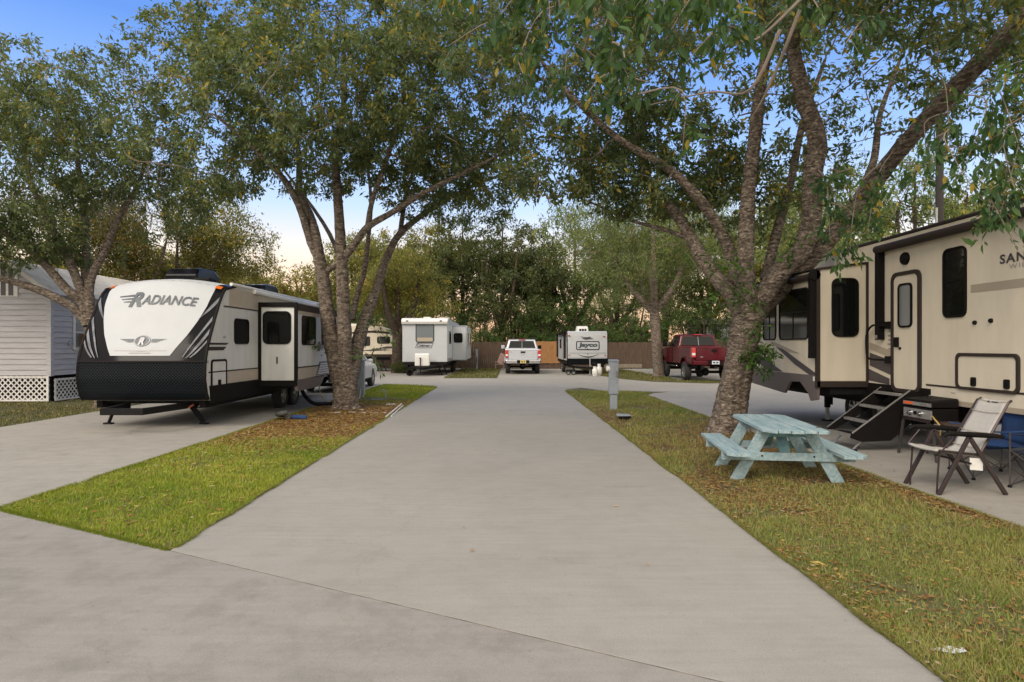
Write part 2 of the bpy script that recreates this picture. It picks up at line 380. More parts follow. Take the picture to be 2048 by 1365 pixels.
def blades(poly, bounds, base_d, dirt, hmul, seed, lush):
    out = []
    x0, x1, y0, y1 = bounds
    ys = y0
    while ys < y1:
        ye = min(y1, ys * 1.22 + .2); yc = (ys + ye) / 2; d = base_d * min(1, (4.2 / yc) ** 1.55); wk = max(1, (yc / 4.2) ** .8)
        x, y = scatter(poly, lambda a, b: d * np.clip(1 - .93 * dirt(a, b) - .75 * np.clip((vnoise(a, b, 2.1, seed) - .62 + lush[2]) * 4, 0, 1), .02, 1), d, ys, ye, x0, x1)
        n = len(x)
        if n:
            h = rngn.uniform(.018, .05, n) * hmul * (.7 + .6 * vnoise(x, y, 1.3, seed + 1)) * (1 + .12 * (wk - 1)); w = rngn.uniform(.0022, .0048, n) * wk
            a = rngn.uniform(0, 2 * np.pi, n); ln = rngn.uniform(.1, 1.15, n) * h; b2 = a + rngn.uniform(-1, 1, n)
            p0 = np.stack([x - w * np.sin(a), y + w * np.cos(a), np.zeros(n)], 1); p1 = np.stack([x + w * np.sin(a), y - w * np.cos(a), np.zeros(n)], 1)
            p2 = np.stack([x + ln * np.cos(b2), y + ln * np.sin(b2), h], 1)
            v = np.stack([p0, p1, p2], 1).reshape(-1, 3)
            t = np.clip(vnoise(x, y, .9, seed + 2) * .7 + vnoise(x, y, 4, seed + 3) * .5 - .1 + rngn.normal(0, .18, n), 0, 1)[:, None]
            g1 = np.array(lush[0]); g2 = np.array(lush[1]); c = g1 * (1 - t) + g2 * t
            dry = (rngn.random(n) < lush[3] + .5 * dirt(x, y))[:, None]; c = np.where(dry, np.array([.30, .25, .12]) * rngn.uniform(.6, 1.2, (n, 1)), c)
            out.append((v, np.repeat(c, 3, 0)))
        ys = ye
    return out
bl = blades(STRIP_L, (-5, -2.6, 4.9, 26), 12000, dirt_l, 1.0, 5, ((.13, .23, .018), (.36, .38, .06), -.12, .08))
bl += blades(STRIP_R, (2.1, 5, 2.2, 22.4), 9500, dirt_r, 1.15, 25, ((.10, .175, .03), (.30, .31, .09), .05, .28))
zero = lambda x, y: x * 0
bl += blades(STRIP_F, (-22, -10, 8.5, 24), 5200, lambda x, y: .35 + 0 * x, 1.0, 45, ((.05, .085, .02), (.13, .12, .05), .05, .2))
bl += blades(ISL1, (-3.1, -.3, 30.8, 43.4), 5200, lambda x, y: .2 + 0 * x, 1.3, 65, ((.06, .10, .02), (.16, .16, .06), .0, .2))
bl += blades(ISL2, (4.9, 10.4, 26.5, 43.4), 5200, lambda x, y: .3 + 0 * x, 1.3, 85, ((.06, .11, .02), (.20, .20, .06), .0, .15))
# lift the blades on the islands
gv = np.concatenate([b[0] for b in bl]); gc = np.concatenate([b[1] for b in bl]); 
def fringe(x, y0, y1, sgn, seed, dens, pal):                          # blades and crumbs of soil spilling over a slab edge
    n = int(dens * (y1 - y0)); y = np.exp(rngn.uniform(np.log(y0), np.log(y1), n)); amp = .012 + .05 * np.clip(vnoise(y * 1.7, y * .3, 1.5, seed) - .35, 0, 1)
    xx = x + sgn * rngn.uniform(-.03, 1, n) * amp; k = rngn.random(n) < np.clip(vnoise(y, y * .2, 2.6, seed + 1) * 1.6, .15, 1); xx = xx[k]; y = y[k]; n = len(y)
    h = rngn.uniform(.012, .04, n); w = rngn.uniform(.002, .004, n) * np.maximum(1, y / 5); a = rngn.uniform(0, 6.28, n); b2 = np.where(rngn.random(n) < .7, (0 if sgn > 0 else np.pi), a) + rngn.uniform(-1, 1, n); ln = rngn.uniform(.4, 1.3, n) * h
    z = np.full(n, .026)
    v = np.stack([np.stack([xx - w * np.sin(a), y + w * np.cos(a), z], 1), np.stack([xx + w * np.sin(a), y - w * np.cos(a), z], 1), np.stack([xx + ln * np.cos(b2), y + ln * np.sin(b2), z + h], 1)], 1).reshape(-1, 3)
    t = rngn.random((n, 1)); c = np.array(pal[0]) * (1 - t) + np.array(pal[1]) * t; c = np.where(rngn.random((n, 1)) < .25, np.array([.24, .19, .10]), c); return v, np.repeat(c, 3, 0)
PF1 = ((.10, .19, .02), (.28, .30, .05)); PF2 = ((.10, .15, .03), (.26, .24, .08))
gv[:, 2] += .018
for q in (fringe(-2.66, 5.0, 24, 1, 3, 900, PF1), fringe(-4.99, 6.2, 25, -1, 4, 900, PF1), fringe(2.13, 2.5, 22, -1, 5, 1300, PF2), fringe(4.55, 3, 20, 1, 6, 900, PF2)):
    gv = np.concatenate([gv, q[0]]); gc = np.concatenate([gc, q[1]])
x = rngn.uniform(-4.99, -2.66, 2600); yy = line_y(x) + rngn.uniform(-.03, .03, 2600); n = 2600; a = rngn.uniform(0, 6.28, n); h = rngn.uniform(.012, .04, n)
v = np.stack([np.stack([x - .003 * np.sin(a), yy + .003 * np.cos(a), .026 + 0 * x], 1), np.stack([x + .003 * np.sin(a), yy - .003 * np.cos(a), .026 + 0 * x], 1), np.stack([x + h * .7 * np.cos(a), yy - h * .6, .026 + h], 1)], 1).reshape(-1, 3)
gv = np.concatenate([gv, v]); t = rngn.random((n, 1)); gc = np.concatenate([gc, np.repeat(np.array(PF1[0]) * (1 - t) + np.array(PF1[1]) * t, 3, 0)])
gv[gv[:, 1] > 26.3, 2] += .026
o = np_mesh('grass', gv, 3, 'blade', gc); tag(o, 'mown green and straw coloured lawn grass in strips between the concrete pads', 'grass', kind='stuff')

# fallen leaves
def litter(poly, bounds, n, dens, seed, size=(.022, .055), z=.02, brown=0):
    x0, x1, y0, y1 = bounds; x = rngn.uniform(x0, x1, n); y = rngn.uniform(y0, y1, n) if y0 > 8 else np.exp(rngn.uniform(np.log(y0), np.log(y1), n))
    k = in_poly(x, y, poly) & (rngn.random(n) < dens(x, y)); x = x[k]; y = y[k]; n = len(x)
    L = rngn.uniform(size[0], size[1], n); W = L * rngn.uniform(.3, .55, n); a = rngn.uniform(0, 2 * np.pi, n); zz = rngn.uniform(.004, .026, n) + z; cu = rngn.uniform(-.2, .45, n) * L
    ca, sa = np.cos(a), np.sin(a)
    v = np.stack([np.stack([x - L * ca, y - L * sa, zz + np.abs(cu) * .3], 1), np.stack([x - W * sa, y + W * ca, zz + cu * .6], 1), np.stack([x + L * ca, y + L * sa, zz], 1), np.stack([x + W * sa, y - W * ca, zz + .002], 1)], 1)
    v[:, :, 2] = np.maximum(v[:, :, 2], z + .003)
    pal = np.array([(.29, .15, .055), (.36, .22, .08), (.18, .09, .04), (.46, .35, .11), (.48, .42, .26), (.12, .06, .035), (.36, .35, .08)])
    c = pal[rngn.choice(7, n, p=[.22, .24, .12, .19, .09, .05, .09])] * rngn.uniform(.75, 1.2, (n, 1))
    if brown: c = c * np.array([.84, .74, .72])
    return v.reshape(-1, 3), np.repeat(c, 4, 0)
lv = [litter(STRIP_L, (-5, -2.6, 9.2, 25), 110000, lambda x, y: np.clip(dirt_l(x, y) * 1.1 + .03, 0, .9), 1, (.018, .042), brown=1),
      litter(STRIP_L, (-5, -2.6, 7.2, 12), 7000, lambda x, y: np.clip((y - 7.2) / 4, 0, 1) ** 1.5 * (.3 + vnoise(x, y, 1.6, 33)), 12, (.016, .036)),
      litter(STRIP_L, (-5, -2.6, 5, 10), 700, lambda x, y: .5 + 0 * x, 2),
      litter(STRIP_R, (2.1, 5, 2.6, 22), 120000, lambda x, y: np.clip(dirt_r(x, y) * .8 + .045 + .5 * np.clip(1 - (x - 2.12) / .22, 0, 1) * (vnoise(x, y, 1.4, 9) > .35) + .05 * (vnoise(x, y, 1.8, 19) > .5), 0, .85), 3, (.012, .030), brown=1),
      litter(STRIP_R, (2.1, 3.2, 2.8, 5.5), 160, lambda x, y: .35 * (x < 2.5), 4, (.035, .06)),
      litter(ISL2, (4.9, 10.4, 26.5, 40), 2500, lambda x, y: .5 + 0 * x, 5, (.03, .06), .05),
      litter(STRIP_F, (-22, -10, 9, 24), 5000, lambda x, y: .4 + 0 * x, 6, (.02, .05))]
pad = [(-2.6, 2.5), (2.1, 2.5), (2.1, 24), (-2.6, 24)]; pad2 = [(4.6, 3), (9, 3), (9, 16), (4.6, 16)]; pad3 = [(-9.8, 8), (-5, 6), (-5, 20), (-9.8, 20)]
lv += [litter(pad, (-2.6, 2.1, 4.5, 24), 42, lambda x, y: .9 + 0 * x, 7, (.012, .03), .03), litter(pad2, (4.6, 9, 4, 16), 120, lambda x, y: .8 + 0 * x, 8, (.012, .035), .034),
       litter(pad3, (-9.8, -5, 8.2, 20), 50, lambda x, y: .8 + 0 * x, 9, (.015, .04), .03)]
o = np_mesh('fallen_leaves', np.concatenate([a for a, b in lv]), 4, 'litter', np.concatenate([b for a, b in lv])); tag(o, 'brown and yellow dry leaves scattered over soil, lawn and concrete', 'fallen leaves', kind='stuff')
# ================================================================ trees
def bark(name, c1, c2, ringy=1.):
    m = bpy.data.materials.new(name); m.use_nodes = True
    nt = m.node_tree; n = nt.nodes; l = nt.links; b = n["Principled BSDF"]; b.inputs["Roughness"].default_value = .9; b.inputs["Specular IOR Level"].default_value = .15
    tc = n.new("ShaderNodeTexCoord")
    mp = n.new("ShaderNodeMapping"); mp.inputs["Scale"].default_value = (2.6, 2.6, 2.6 + 5.5 * ringy); l.new(tc.outputs["Object"], mp.inputs[0])
    a = n.new("ShaderNodeTexNoise"); a.inputs["Scale"].default_value = 2.3; a.inputs["Detail"].default_value = 7; a.inputs["Distortion"].default_value = 1.3; l.new(mp.outputs[0], a.inputs["Vector"])
    v = n.new("ShaderNodeTexVoronoi"); v.feature = 'DISTANCE_TO_EDGE'; v.inputs["Scale"].default_value = 2.6; dv = n.new('ShaderNodeVectorMath'); dv.operation = 'MULTIPLY_ADD'; dv.inputs[1].default_value = (1.6, 1.6, 1.6); l.new(a.outputs['Color'], dv.inputs[0]); l.new(mp.outputs[0], dv.inputs[2]); l.new(dv.outputs[0], v.inputs["Vector"])
    n2 = n.new("ShaderNodeTexNoise"); n2.inputs["Scale"].default_value = 17; n2.inputs["Detail"].default_value = 5; l.new(tc.outputs["Object"], n2.inputs["Vector"])
    r = n.new("ShaderNodeValToRGB"); r.color_ramp.elements[0].position = .36; r.color_ramp.elements[0].color = (*c1, 1); r.color_ramp.elements[1].position = .62; r.color_ramp.elements[1].color = (*c2, 1); l.new(a.outputs[0], r.inputs[0])
    r2 = n.new("ShaderNodeValToRGB"); r2.color_ramp.elements[0].position = .0; r2.color_ramp.elements[0].color = (.62, .60, .58, 1); r2.color_ramp.elements[1].position = .10; r2.color_ramp.elements[1].color = (1, 1, 1, 1); l.new(v.outputs[0], r2.inputs[0])
    mx = n.new("ShaderNodeMixRGB"); mx.blend_type = 'MULTIPLY'; mx.inputs[0].default_value = 1; l.new(r.outputs[0], mx.inputs[1]); l.new(r2.outputs[0], mx.inputs[2])
    r3 = n.new("ShaderNodeValToRGB"); r3.color_ramp.elements[0].position = .35; r3.color_ramp.elements[0].color = (.72, .72, .72, 1); r3.color_ramp.elements[1].position = .65; r3.color_ramp.elements[1].color = (1.2, 1.2, 1.2, 1); l.new(n2.outputs[0], r3.inputs[0])
    my = n.new("ShaderNodeMixRGB"); my.blend_type = 'MULTIPLY'; my.inputs[0].default_value = 1; l.new(mx.outputs[0], my.inputs[1]); l.new(r3.outputs[0], my.inputs[2]); l.new(my.outputs[0], b.inputs[0])
    ad = n.new("ShaderNodeMath"); ad.operation = 'ADD'; l.new(a.outputs[0], ad.inputs[0]); l.new(r2.outputs[0], ad.inputs[1])
    ad2 = n.new("ShaderNodeMath"); ad2.operation = 'MULTIPLY_ADD'; ad2.inputs[1].default_value = .5; l.new(n2.outputs[0], ad2.inputs[0]); l.new(ad.outputs[0], ad2.inputs[2])
    bp = n.new("ShaderNodeBump"); bp.inputs["Strength"].default_value = 1.; bp.inputs["Distance"].default_value = .03; l.new(ad2.outputs[0], bp.inputs["Height"]); l.new(bp.outputs[0], b.inputs["Normal"])
    return m
MT['bark'] = bark('ash_bark', (.115, .09, .072), (.34, .285, .235))
MT['bark_dark'] = bark('far_bark', (.05, .038, .03), (.13, .10, .08), .6)
MT['twig'] = mat('twig_bark', (.20, .165, .135), .9, var=.3, vs=5)

def smooth_path(pts, rad, sub=6):
    """Catmull-Rom through the given points"""
    pts = [Vector(p) for p in pts]; out = []; ro = []; n = len(pts)
    for i in range(n - 1):
        p0 = pts[max(i - 1, 0)]; p1 = pts[i]; p2 = pts[i + 1]; p3 = pts[min(i + 2, n - 1)]
        for k in range(sub):
            t = k / sub; out.append(.5 * ((2 * p1) + (p2 - p0) * t + (2 * p0 - 5 * p1 + 4 * p2 - p3) * t * t + (3 * p1 - p0 - 3 * p2 + p3) * t ** 3))
            ro.append(rad[i] * (1 - t) + rad[i + 1] * t)
    out.append(pts[-1]); ro.append(rad[-1]); return out, ro

class Tree:
    def __init__(s, seed):
        s.rng = random.Random(seed); s.nr = np.random.default_rng(seed); s.wood = MB(); s.fine = MB()
        s.N = []; s.Rr = []; s.D = []; s.tips = []
    def limb(s, pts, rad, n=12, wob=.05, sub=6, nodes=True, skip=0.):
        p, r = smooth_path(pts, rad, sub)
        m = s.wood if rad[0] > .03 else s.fine
        m.tube(p, r, n, wob=wob, rng=s.rng)
        if nodes:
            for i in range(int(len(p) * skip), len(p)): s.N.append(p[i]); s.Rr.append(r[i]); s.D.append((p[min(i + 1, len(p) - 1)] - p[max(i - 1, 0)]).normalized())
        return p, r
    def sample(s, blobs, n, shell=.5):
        w = np.array([b[2] for b in blobs]); ids = s.nr.choice(len(blobs), n, p=w / w.sum()); out = []
        for i in ids:
            c, rad, _ = blobs[i]; d = s.nr.normal(size=3); d /= np.linalg.norm(d); k = s.nr.random() ** (1 / 3 if s.nr.random() > shell else 1 / 8)
            out.append(Vector(c) + Vector((d[0] * rad[0] * k, d[1] * rad[1] * k, d[2] * rad[2] * k)))
        return out
    def grow(s, tips, rmax, rmin, nseg=5, n=5, droop=0., store=False, jit=.12, maxlen=None):
        P_ = np.array([tuple(p) for p in s.N]); d0 = [np.min(np.linalg.norm(P_ - np.array(t), axis=1)) for t in tips]
        order = np.argsort(d0); buf = np.zeros((len(P_) + len(tips) * (nseg + 1) + 5, 3)); buf[:len(P_)] = P_; cnt = len(P_)
        for i in order:
            t = tips[i]; tv = np.array(t); dd = tv - buf[:cnt]; dist = np.linalg.norm(dd, axis=1)
            cost = dist + .35 * np.maximum(0, buf[:cnt, 2] - tv[2] + .2)
            j = int(np.argmin(cost)); L = dist[j]
            if L < .05 or (maxlen and L > maxlen): continue
            a = s.N[j]; r0 = max(rmin, min(s.Rr[j] * .62, rmax * min(1, .35 + L * .25))); dir0 = s.D[j] * .6 + Vector((0, 0, .35)); c1 = a + dir0 * (L * .35)
            c2 = t - ((t - a).normalized() + Vector((0, 0, -droop))) * (L * .3)
            pts = []; rr_ = []
            for k in range(nseg + 1):
                u = k / nseg; q = a * (1 - u) ** 3 + c1 * (3 * u * (1 - u) ** 2) + c2 * (3 * u * u * (1 - u)) + t * u ** 3
                if 0 < k: q = q + Vector([s.rng.gauss(0, jit * L / nseg) for _ in range(3)])
                pts.append(q); rr_.append(r0 * (1 - u) + rmin * u)
            (s.wood if r0 > .03 else s.fine).tube(pts, rr_, n, cap=False)
            for k in range(1, nseg + 1):
                s.N.append(pts[k]); s.Rr.append(rr_[k]); s.D.append((pts[k] - pts[k - 1]).normalized()); buf[cnt] = pts[k]; cnt += 1
            if store: s.tips.append(pts)
    def leaves(s, n, L, pal, sig=.16, wr=.3, ny=.04, gap=None, droop=.45, near=False, tmin=.25):
        nr = s.nr; T = len(s.tips); K = len(s.tips[0]); A = np.array([[tuple(p) for p in t] for t in s.tips])
        tone = nr.normal(0, 1, T); i = nr.integers(0, T, n); u = tmin + (1 - tmin) * nr.random(n) ** .8; f = u * (K - 1); k = np.minimum(f.astype(int), K - 2); f -= k
        p = A[i, k] * (1 - f)[:, None] + A[i, k + 1] * f[:, None]; ax = A[i, k + 1] - A[i, k]; ax /= np.linalg.norm(ax, axis=1)[:, None] + 1e-9
        p += nr.normal(0, sig, (n, 3))
        if gap is not None: kk = gap(p); p = p[kk]; i = i[kk]; ax = ax[kk]; n = len(p)
        d = ax * .5 + nr.normal(0, .62, (n, 3)) + np.array([0, 0, -droop]); d /= np.linalg.norm(d, axis=1)[:, None]
        q = nr.normal(0, 1, (n, 3)) + np.array([0, 0, .9]); sd_ = np.cross(d, q); sd_ /= np.linalg.norm(sd_, axis=1)[:, None] + 1e-9; nn = np.cross(sd_, d)
        l = (L * nr.uniform(.45, 1.4, n))[:, None]; w = l * wr * .5
        pal = np.array(pal); t = np.clip(.5 + tone[i] * .28 + nr.normal(0, .22, n), 0, 1)[:, None]
        c = pal[0] * (1 - t) + pal[1] * t
        yl = (nr.random(n) < ny * np.where(tone[i] > 1.1, 5, .6))[:, None]; c = np.where(yl, pal[2], c)
        if near:
            v = np.stack([p, p + d * l * .22 + sd_ * w * .8, p + d * l * .55 + sd_ * w - nn * l * .03, p + d * l - nn * l * .12, p + d * l * .55 - sd_ * w - nn * l * .03, p + d * l * .22 - sd_ * w * .8], 1)
            v[:, [1, 2, 4, 5]] += (nn * l * .05)[:, None, :]
            c0 = np.repeat(c, 6, 0); b6 = np.arange(n)[:, None] * 6
            fc = np.concatenate([np.concatenate([b6 + 0, b6 + 1, b6 + 2, b6 + 3], 1), np.concatenate([b6 + 0, b6 + 3, b6 + 4, b6 + 5], 1)])
            return v.reshape(-1, 3), c0, fc
        v = np.stack([p, p + d * l * .42 + sd_ * w, p + d * l - nn * l * .1, p + d * l * .42 - sd_ * w], 1)
        return v.reshape(-1, 3), np.repeat(c, 4, 0), None
    def finish(s, name, label, loc, lv, barkm='bark', group=None, ymin=None):
        root = thing(name, label, 'tree', loc, group)
        tr = s.wood.build('trunk', barkm, root, smooth=75)
        if s.fine.f: s.fine.build('twigs', 'twig' if barkm == 'bark' else barkm, root)
        verts = []; cols = []; faces = []; o = 0
        for v, c, f in lv:
            if f is None: f = np.arange(len(v)).reshape(-1, 4)
            verts.append(v); cols.append(c); faces.append(f + o); o += len(v)
        np_mesh('crown', np.concatenate(verts) - np.array(loc), 4, 'leaf', np.concatenate(cols), None, faces=np.concatenate(faces))
        cr_ = COL.objects[-1] if False else bpy.data.objects[[k for k in bpy.data.objects.keys() if k.startswith('crown')][-1]]
        return root
def crown_obj(root, lv):
    loc = np.array(OFF[root.name]); verts = []; cols = []; faces = []; o = 0
    for v, c, f in lv:
        if f is None: f = np.arange(len(v)).reshape(-1, 4)
        verts.append(v - loc); cols.append(c); faces.append(f + o); o += len(v)
    return np_mesh('crown', np.concatenate(verts), 4, 'leaf', np.concatenate(cols), root, faces=np.concatenate(faces))
def finish(T, name, label, loc, lv, barkm='bark', group=None):
    root = thing(name, label, 'tree', loc, group)
    T.wood.build('trunk', barkm, root, smooth=80)
    if T.fine.f: T.fine.build('twigs', 'twig' if barkm == 'bark' else barkm, root)['kind'] = 'stuff'
    crown_obj(root, lv); return root

PAL_ASH = [(.062, .104, .050), (.175, .22, .100), (.36, .29, .07)]
PAL_OLV = [(.09, .112, .032), (.235, .235, .062), (.42, .31, .06)]
PAL_LT = [(.090, .135, .054), (.22, .27, .10), (.36, .32, .08)]
PAL_DK = [(.045, .068, .028), (.115, .14, .048), (.12, .10, .03)]

def flare(T, base, top, r0, r1, n=22, seed=1, ridges=5, amp=.16, rings=26, kink=None):
    """the lower trunk: root flare, ridges and rough bark built into the mesh"""
    base = Vector(base); top = Vector(top); rg = random.Random(seed); ph = [rg.uniform(0, 6.28) for _ in range(4)]
    N_ = 44
    def fn(u, v):
        c = base.lerp(top, v)
        if kink: c = c + Vector(kink) * math.sin(math.pi * v)
        a = 2 * math.pi * u; r = r0 + (r1 - r0) * min(1, v * 1.6) ** .55 + .30 * r0 * max(0, 1 - v * 5) ** 2
        r *= 1 + amp * (1 - .6 * v) * math.sin(ridges * a + ph[0] + v * 1.5) * .5 + .06 * math.sin(3 * a + ph[1]) + .035 * math.sin(11 * a + ph[2] + v * 9) + .02 * rg.uniform(-1, 1)
        r *= 1 + .018 * math.sin(v * 70 + 3 * math.sin(a * 2))
        return c + Vector((math.cos(a) * r, math.sin(a) * r, -.06 if v == 0 else 0))
    b = len(T.wood.v); rows = rings
    for j in range(rows + 1):
        for i in range(N_): T.wood.v.append(tuple(fn(i / N_, j / rows)))
    for j in range(rows):
        for i in range(N_):
            a_ = b + j * N_ + i; c_ = b + j * N_ + (i + 1) % N_; T.wood.f.append((a_, c_, c_ + N_, a_ + N_))

# ---- left hero tree, three main stems
YA = 16.0
A = Tree(101)
def pa(x, y, d=0): return P(x, y, YA + d)
base = G(688, 822)
flare(A, (base[0], YA, 0), pa(691, 735), .335, .29, seed=3, amp=.12, kink=(0, 0, 0))
A.limb([pa(686, 800), pa(676, 745), pa(664, 690), pa(654, 620), pa(646, 557), pa(638, 515)], [.16, .215, .20, .18, .165, .15], 18, .05)
A.limb([pa(638, 518), pa(622, 484), pa(608, 440), pa(590, 395, -.3), pa(560, 350, -.8), pa(500, 290, -1.5), pa(430, 230, -2)], [.13, .11, .095, .085, .07, .05, .03], 12)
A.limb([pa(640, 518), pa(632, 470), pa(620, 430, .3), pa(600, 385, .6), pa(596, 300, 1), pa(570, 180, 1.2), pa(540, 60, 1.4)], [.13, .11, .10, .09, .075, .055, .03], 12)
A.limb([pa(690, 800), pa(690, 700, -.06), pa(687, 620, -.1), pa(684, 540, -.1), pa(681, 480), pa(676, 400), pa(672, 300, -.3), pa(690, 180, -.4), pa(680, 40, -.5)], [.25, .19, .165, .145, .135, .115, .09, .06, .03], 18, .05)
A.limb([pa(684, 524), pa(664, 535), pa(645, 548)], [.085, .08, .09], 10)
A.limb([pa(685, 520), pa(708, 490, -.2), pa(735, 455, -.3), pa(785, 425, -.5), pa(850, 385, -1), pa(930, 345, -1.4), pa(1000, 310, -1.6)], [.105, .095, .085, .075, .06, .045, .025], 12)
A.limb([pa(735, 455, -.3), pa(745, 400, -.6), pa(770, 330, -1.0), pa(800, 230, -1.6), pa(810, 120, -2)], [.07, .065, .06, .045, .03], 10)
A.limb([pa(694, 800), pa(704, 745, .1), pa(715, 690, .3), pa(728, 645, .5), pa(750, 587, .8), pa(772, 520, 1.1), pa(800, 468, 1.3), pa(860, 420, 1.6), pa(940, 375, 2.2), pa(1030, 340, 2.6)], [.16, .20, .185, .155, .13, .105, .09, .075, .05, .03], 14, .05)
A.limb([pa(706, 640, .5), pa(712, 600, .7), pa(728, 545, .9), pa(735, 490, 1.1), pa(742, 400, 1.5), pa(730, 300, 2)], [.07, .075, .07, .06, .05, .03], 10)
A.limb([pa(800, 468, 1.3), pa(815, 380, 1.8), pa(850, 280, 2.2), pa(870, 160, 2.6)], [.07, .06, .045, .03], 10)
A.limb([pa(664, 690, .2), pa(690, 600, 1.2), pa(660, 470, 2.2), pa(560, 330, 3)], [.08, .07, .06, .03], 10)
bA = [((-7.6, 15.8, 7.6), (2.3, 2.6, 2.3), 1.15), ((-4.4, 16, 8.4), (2.9, 3.2, 2.4), 1.5), ((-1.5, 15.6, 8.0), (2.3, 2.8, 2.0), 1.1), ((-.7, 16.5, 6.4), (1.7, 2.2, 1.0), .45),
      ((-7.6, 15.2, 5.9), (1.3, 2.2, .7), .25), ((-4.5, 13.6, 7.3), (2.6, 1.6, 1.5), .7), ((-2.4, 16.8, 6.3), (1.8, 2.0, .9), .4), ((-6.6, 16, 9.6), (2.0, 2.4, 1.6), .5), ((-3.2, 16, 10.5), (3.2, 2.6, 1.6), .6), ((-1.2, 14.6, 9.6), (2.2, 2.0, 1.6), .5), ((-2.2, 15, 6.6), (2.2, 2, .9), .4), ((-5.0, 15.8, 6.4), (1.9, 2, .9), .35), ((-1.4, 17.0, 5.7), (2.2, 1.8, .8), .3)]
A.grow(A.sample(bA, 230, .5), .042, .012, 6, 6)
A.grow(A.sample(bA, 4200, .4), .014, .0035, 5, 3, droop=.3, store=True, maxlen=2.2)
def gapA(p):       # leave the open sky left of the stems, and some holes
    px = HX + FPX * p[:, 0] / p[:, 1]; low = (p[:, 2] < 5.1) & (p[:, 0] > -6.6) & (p[:, 0] < -4.4)
    hole = vnoise(p[:, 0] + p[:, 1] * .6, p[:, 2], 1.7, 31) < .25
    return ~(low | hole)
LA = A.leaves(124000, .128, PAL_ASH, .075, .36, .05, gapA)
# a few fresh sprouts low on the trunk
def sprout(T, p, n, sz, k, seed):
    T.tips = []; rg = random.Random(seed)
    for _ in range(k):
        a = Vector(p); d = Vector((rg.uniform(-1, 1), rg.uniform(-1, .2), rg.uniform(-.5, .8))).normalized(); q = [a + d * sz * t / 4 + Vector((0, 0, -.25 * sz * (t / 4) ** 2)) for t in range(5)]
        T.fine.tube(q, [.006, .005, .004, .003, .002], 3, cap=False); T.tips.append(q)
    return T.leaves(n, .11, [(.035, .085, .02), (.10, .20, .035), (.2, .2, .03)], .03, .32, 0, near=True)
sp1 = sprout(A, pa(742, 712, -.1), 60, .5, 7, 1); sp2 = sprout(A, pa(752, 662, 0), 60, .55, 6, 2); sp3 = sprout(A, pa(640, 690, -.2), 14, .25, 4, 3)
finish(A, 'ash_tree', 'multi-stemmed ash with thick ringed trunk between left pad and centre pad', (base[0], YA, 0), [LA, sp1, sp2, sp3])

# ---- right hero tree, leaning, reaching over the camera
YB = 11.8
B = Tree(202)
def pb(x, y, d=0): return P(x, y, YB + d)
bb = G(1458, 868)
flare(B, (bb[0], YB, 0), pb(1487, 690), .335, .265, seed=9, ridges=4, amp=.12, rings=40, kink=(-.03, 0, 0))
B.limb([pb(1482, 715), pb(1488, 670), pb(1502, 625), pb(1515, 590)], [.27, .275, .27, .20], 22, .05)
B.limb([pb(1492, 660), pb(1470, 600, .1), pb(1432, 555, .3), pb(1400, 510, .5), pb(1384, 480, .6), pb(1350, 425, .8), pb(1305, 375, 1), pb(1282, 320, 1.1), pb(1262, 240, 1.2), pb(1200, 140, 1.0)], [.18, .17, .145, .13, .12, .105, .09, .08, .06, .03], 16)
B.limb([pb(1470, 600, .3), pb(1468, 540, .3), pb(1450, 480, .3), pb(1415, 420, .2), pb(1372, 370, .1), pb(1325, 330, 0), pb(1240, 280, -.3), pb(1150, 200, -.8), pb(1080, 120, -1)], [.15, .125, .115, .10, .09, .08, .06, .045, .025], 14)
B.limb([pb(1500, 640, -.1), pb(1492, 560, -.1), pb(1492, 480), pb(1497, 380), pb(1508, 290, -.1), pb(1520, 180, -.4), pb(1535, 60, -.8), pb(1500, -100, -1.8)], [.19, .17, .15, .13, .12, .105, .09, .06], 16)
B.limb([pb(1515, 610), pb(1560, 545, -.1), pb(1602, 500, -.2), pb(1622, 440, -.3), pb(1624, 360, -.5), pb(1634, 280, -.7), pb(1606, 190, -.9), pb(1585, 90, -1.2), pb(1570, -60, -1.8)], [.20, .185, .18, .17, .165, .16, .14, .11, .06], 18, .06)
B.limb([pb(1512, 625, .1), pb(1575, 565, .2), pb(1640, 500, 0), pb(1690, 440, -.3), pb(1742, 375, -.7), pb(1800, 300, -1.3), pb(1875, 215, -2), pb(1960, 125, -2.8), pb(2060, 20, -3.6)], [.19, .165, .15, .14, .14, .135, .135, .13, .10], 18, .06)
B.limb([pb(1530, 560, .3), pb(1555, 460, .5), pb(1580, 370, .7), pb(1605, 250, .9), pb(1650, 120, 1)], [.10, .095, .08, .065, .03], 12)
B.limb([pb(1690, 440, -.3), pb(1745, 330, 0), pb(1760, 230, .3), pb(1800, 120, .6)], [.08, .07, .05, .03], 10)
B.limb([pb(1384, 480, .6), pb(1330, 460, .9), pb(1260, 440, 1.4), pb(1170, 400, 2)], [.05, .045, .035, .02], 8)
B.limb([pb(1585, 90, -1.2), (4.2, 8.6, 7.0), (2.6, 6.6, 6.4), (1.4, 5.4, 5.6)], [.08, .06, .045, .02], 10)
B.limb([pb(1585, 90, -1.2), (5.2, 8.4, 7.2), (5.6, 7.2, 6.2), (6.0, 6.6, 5.1)], [.08, .06, .04, .018], 10)
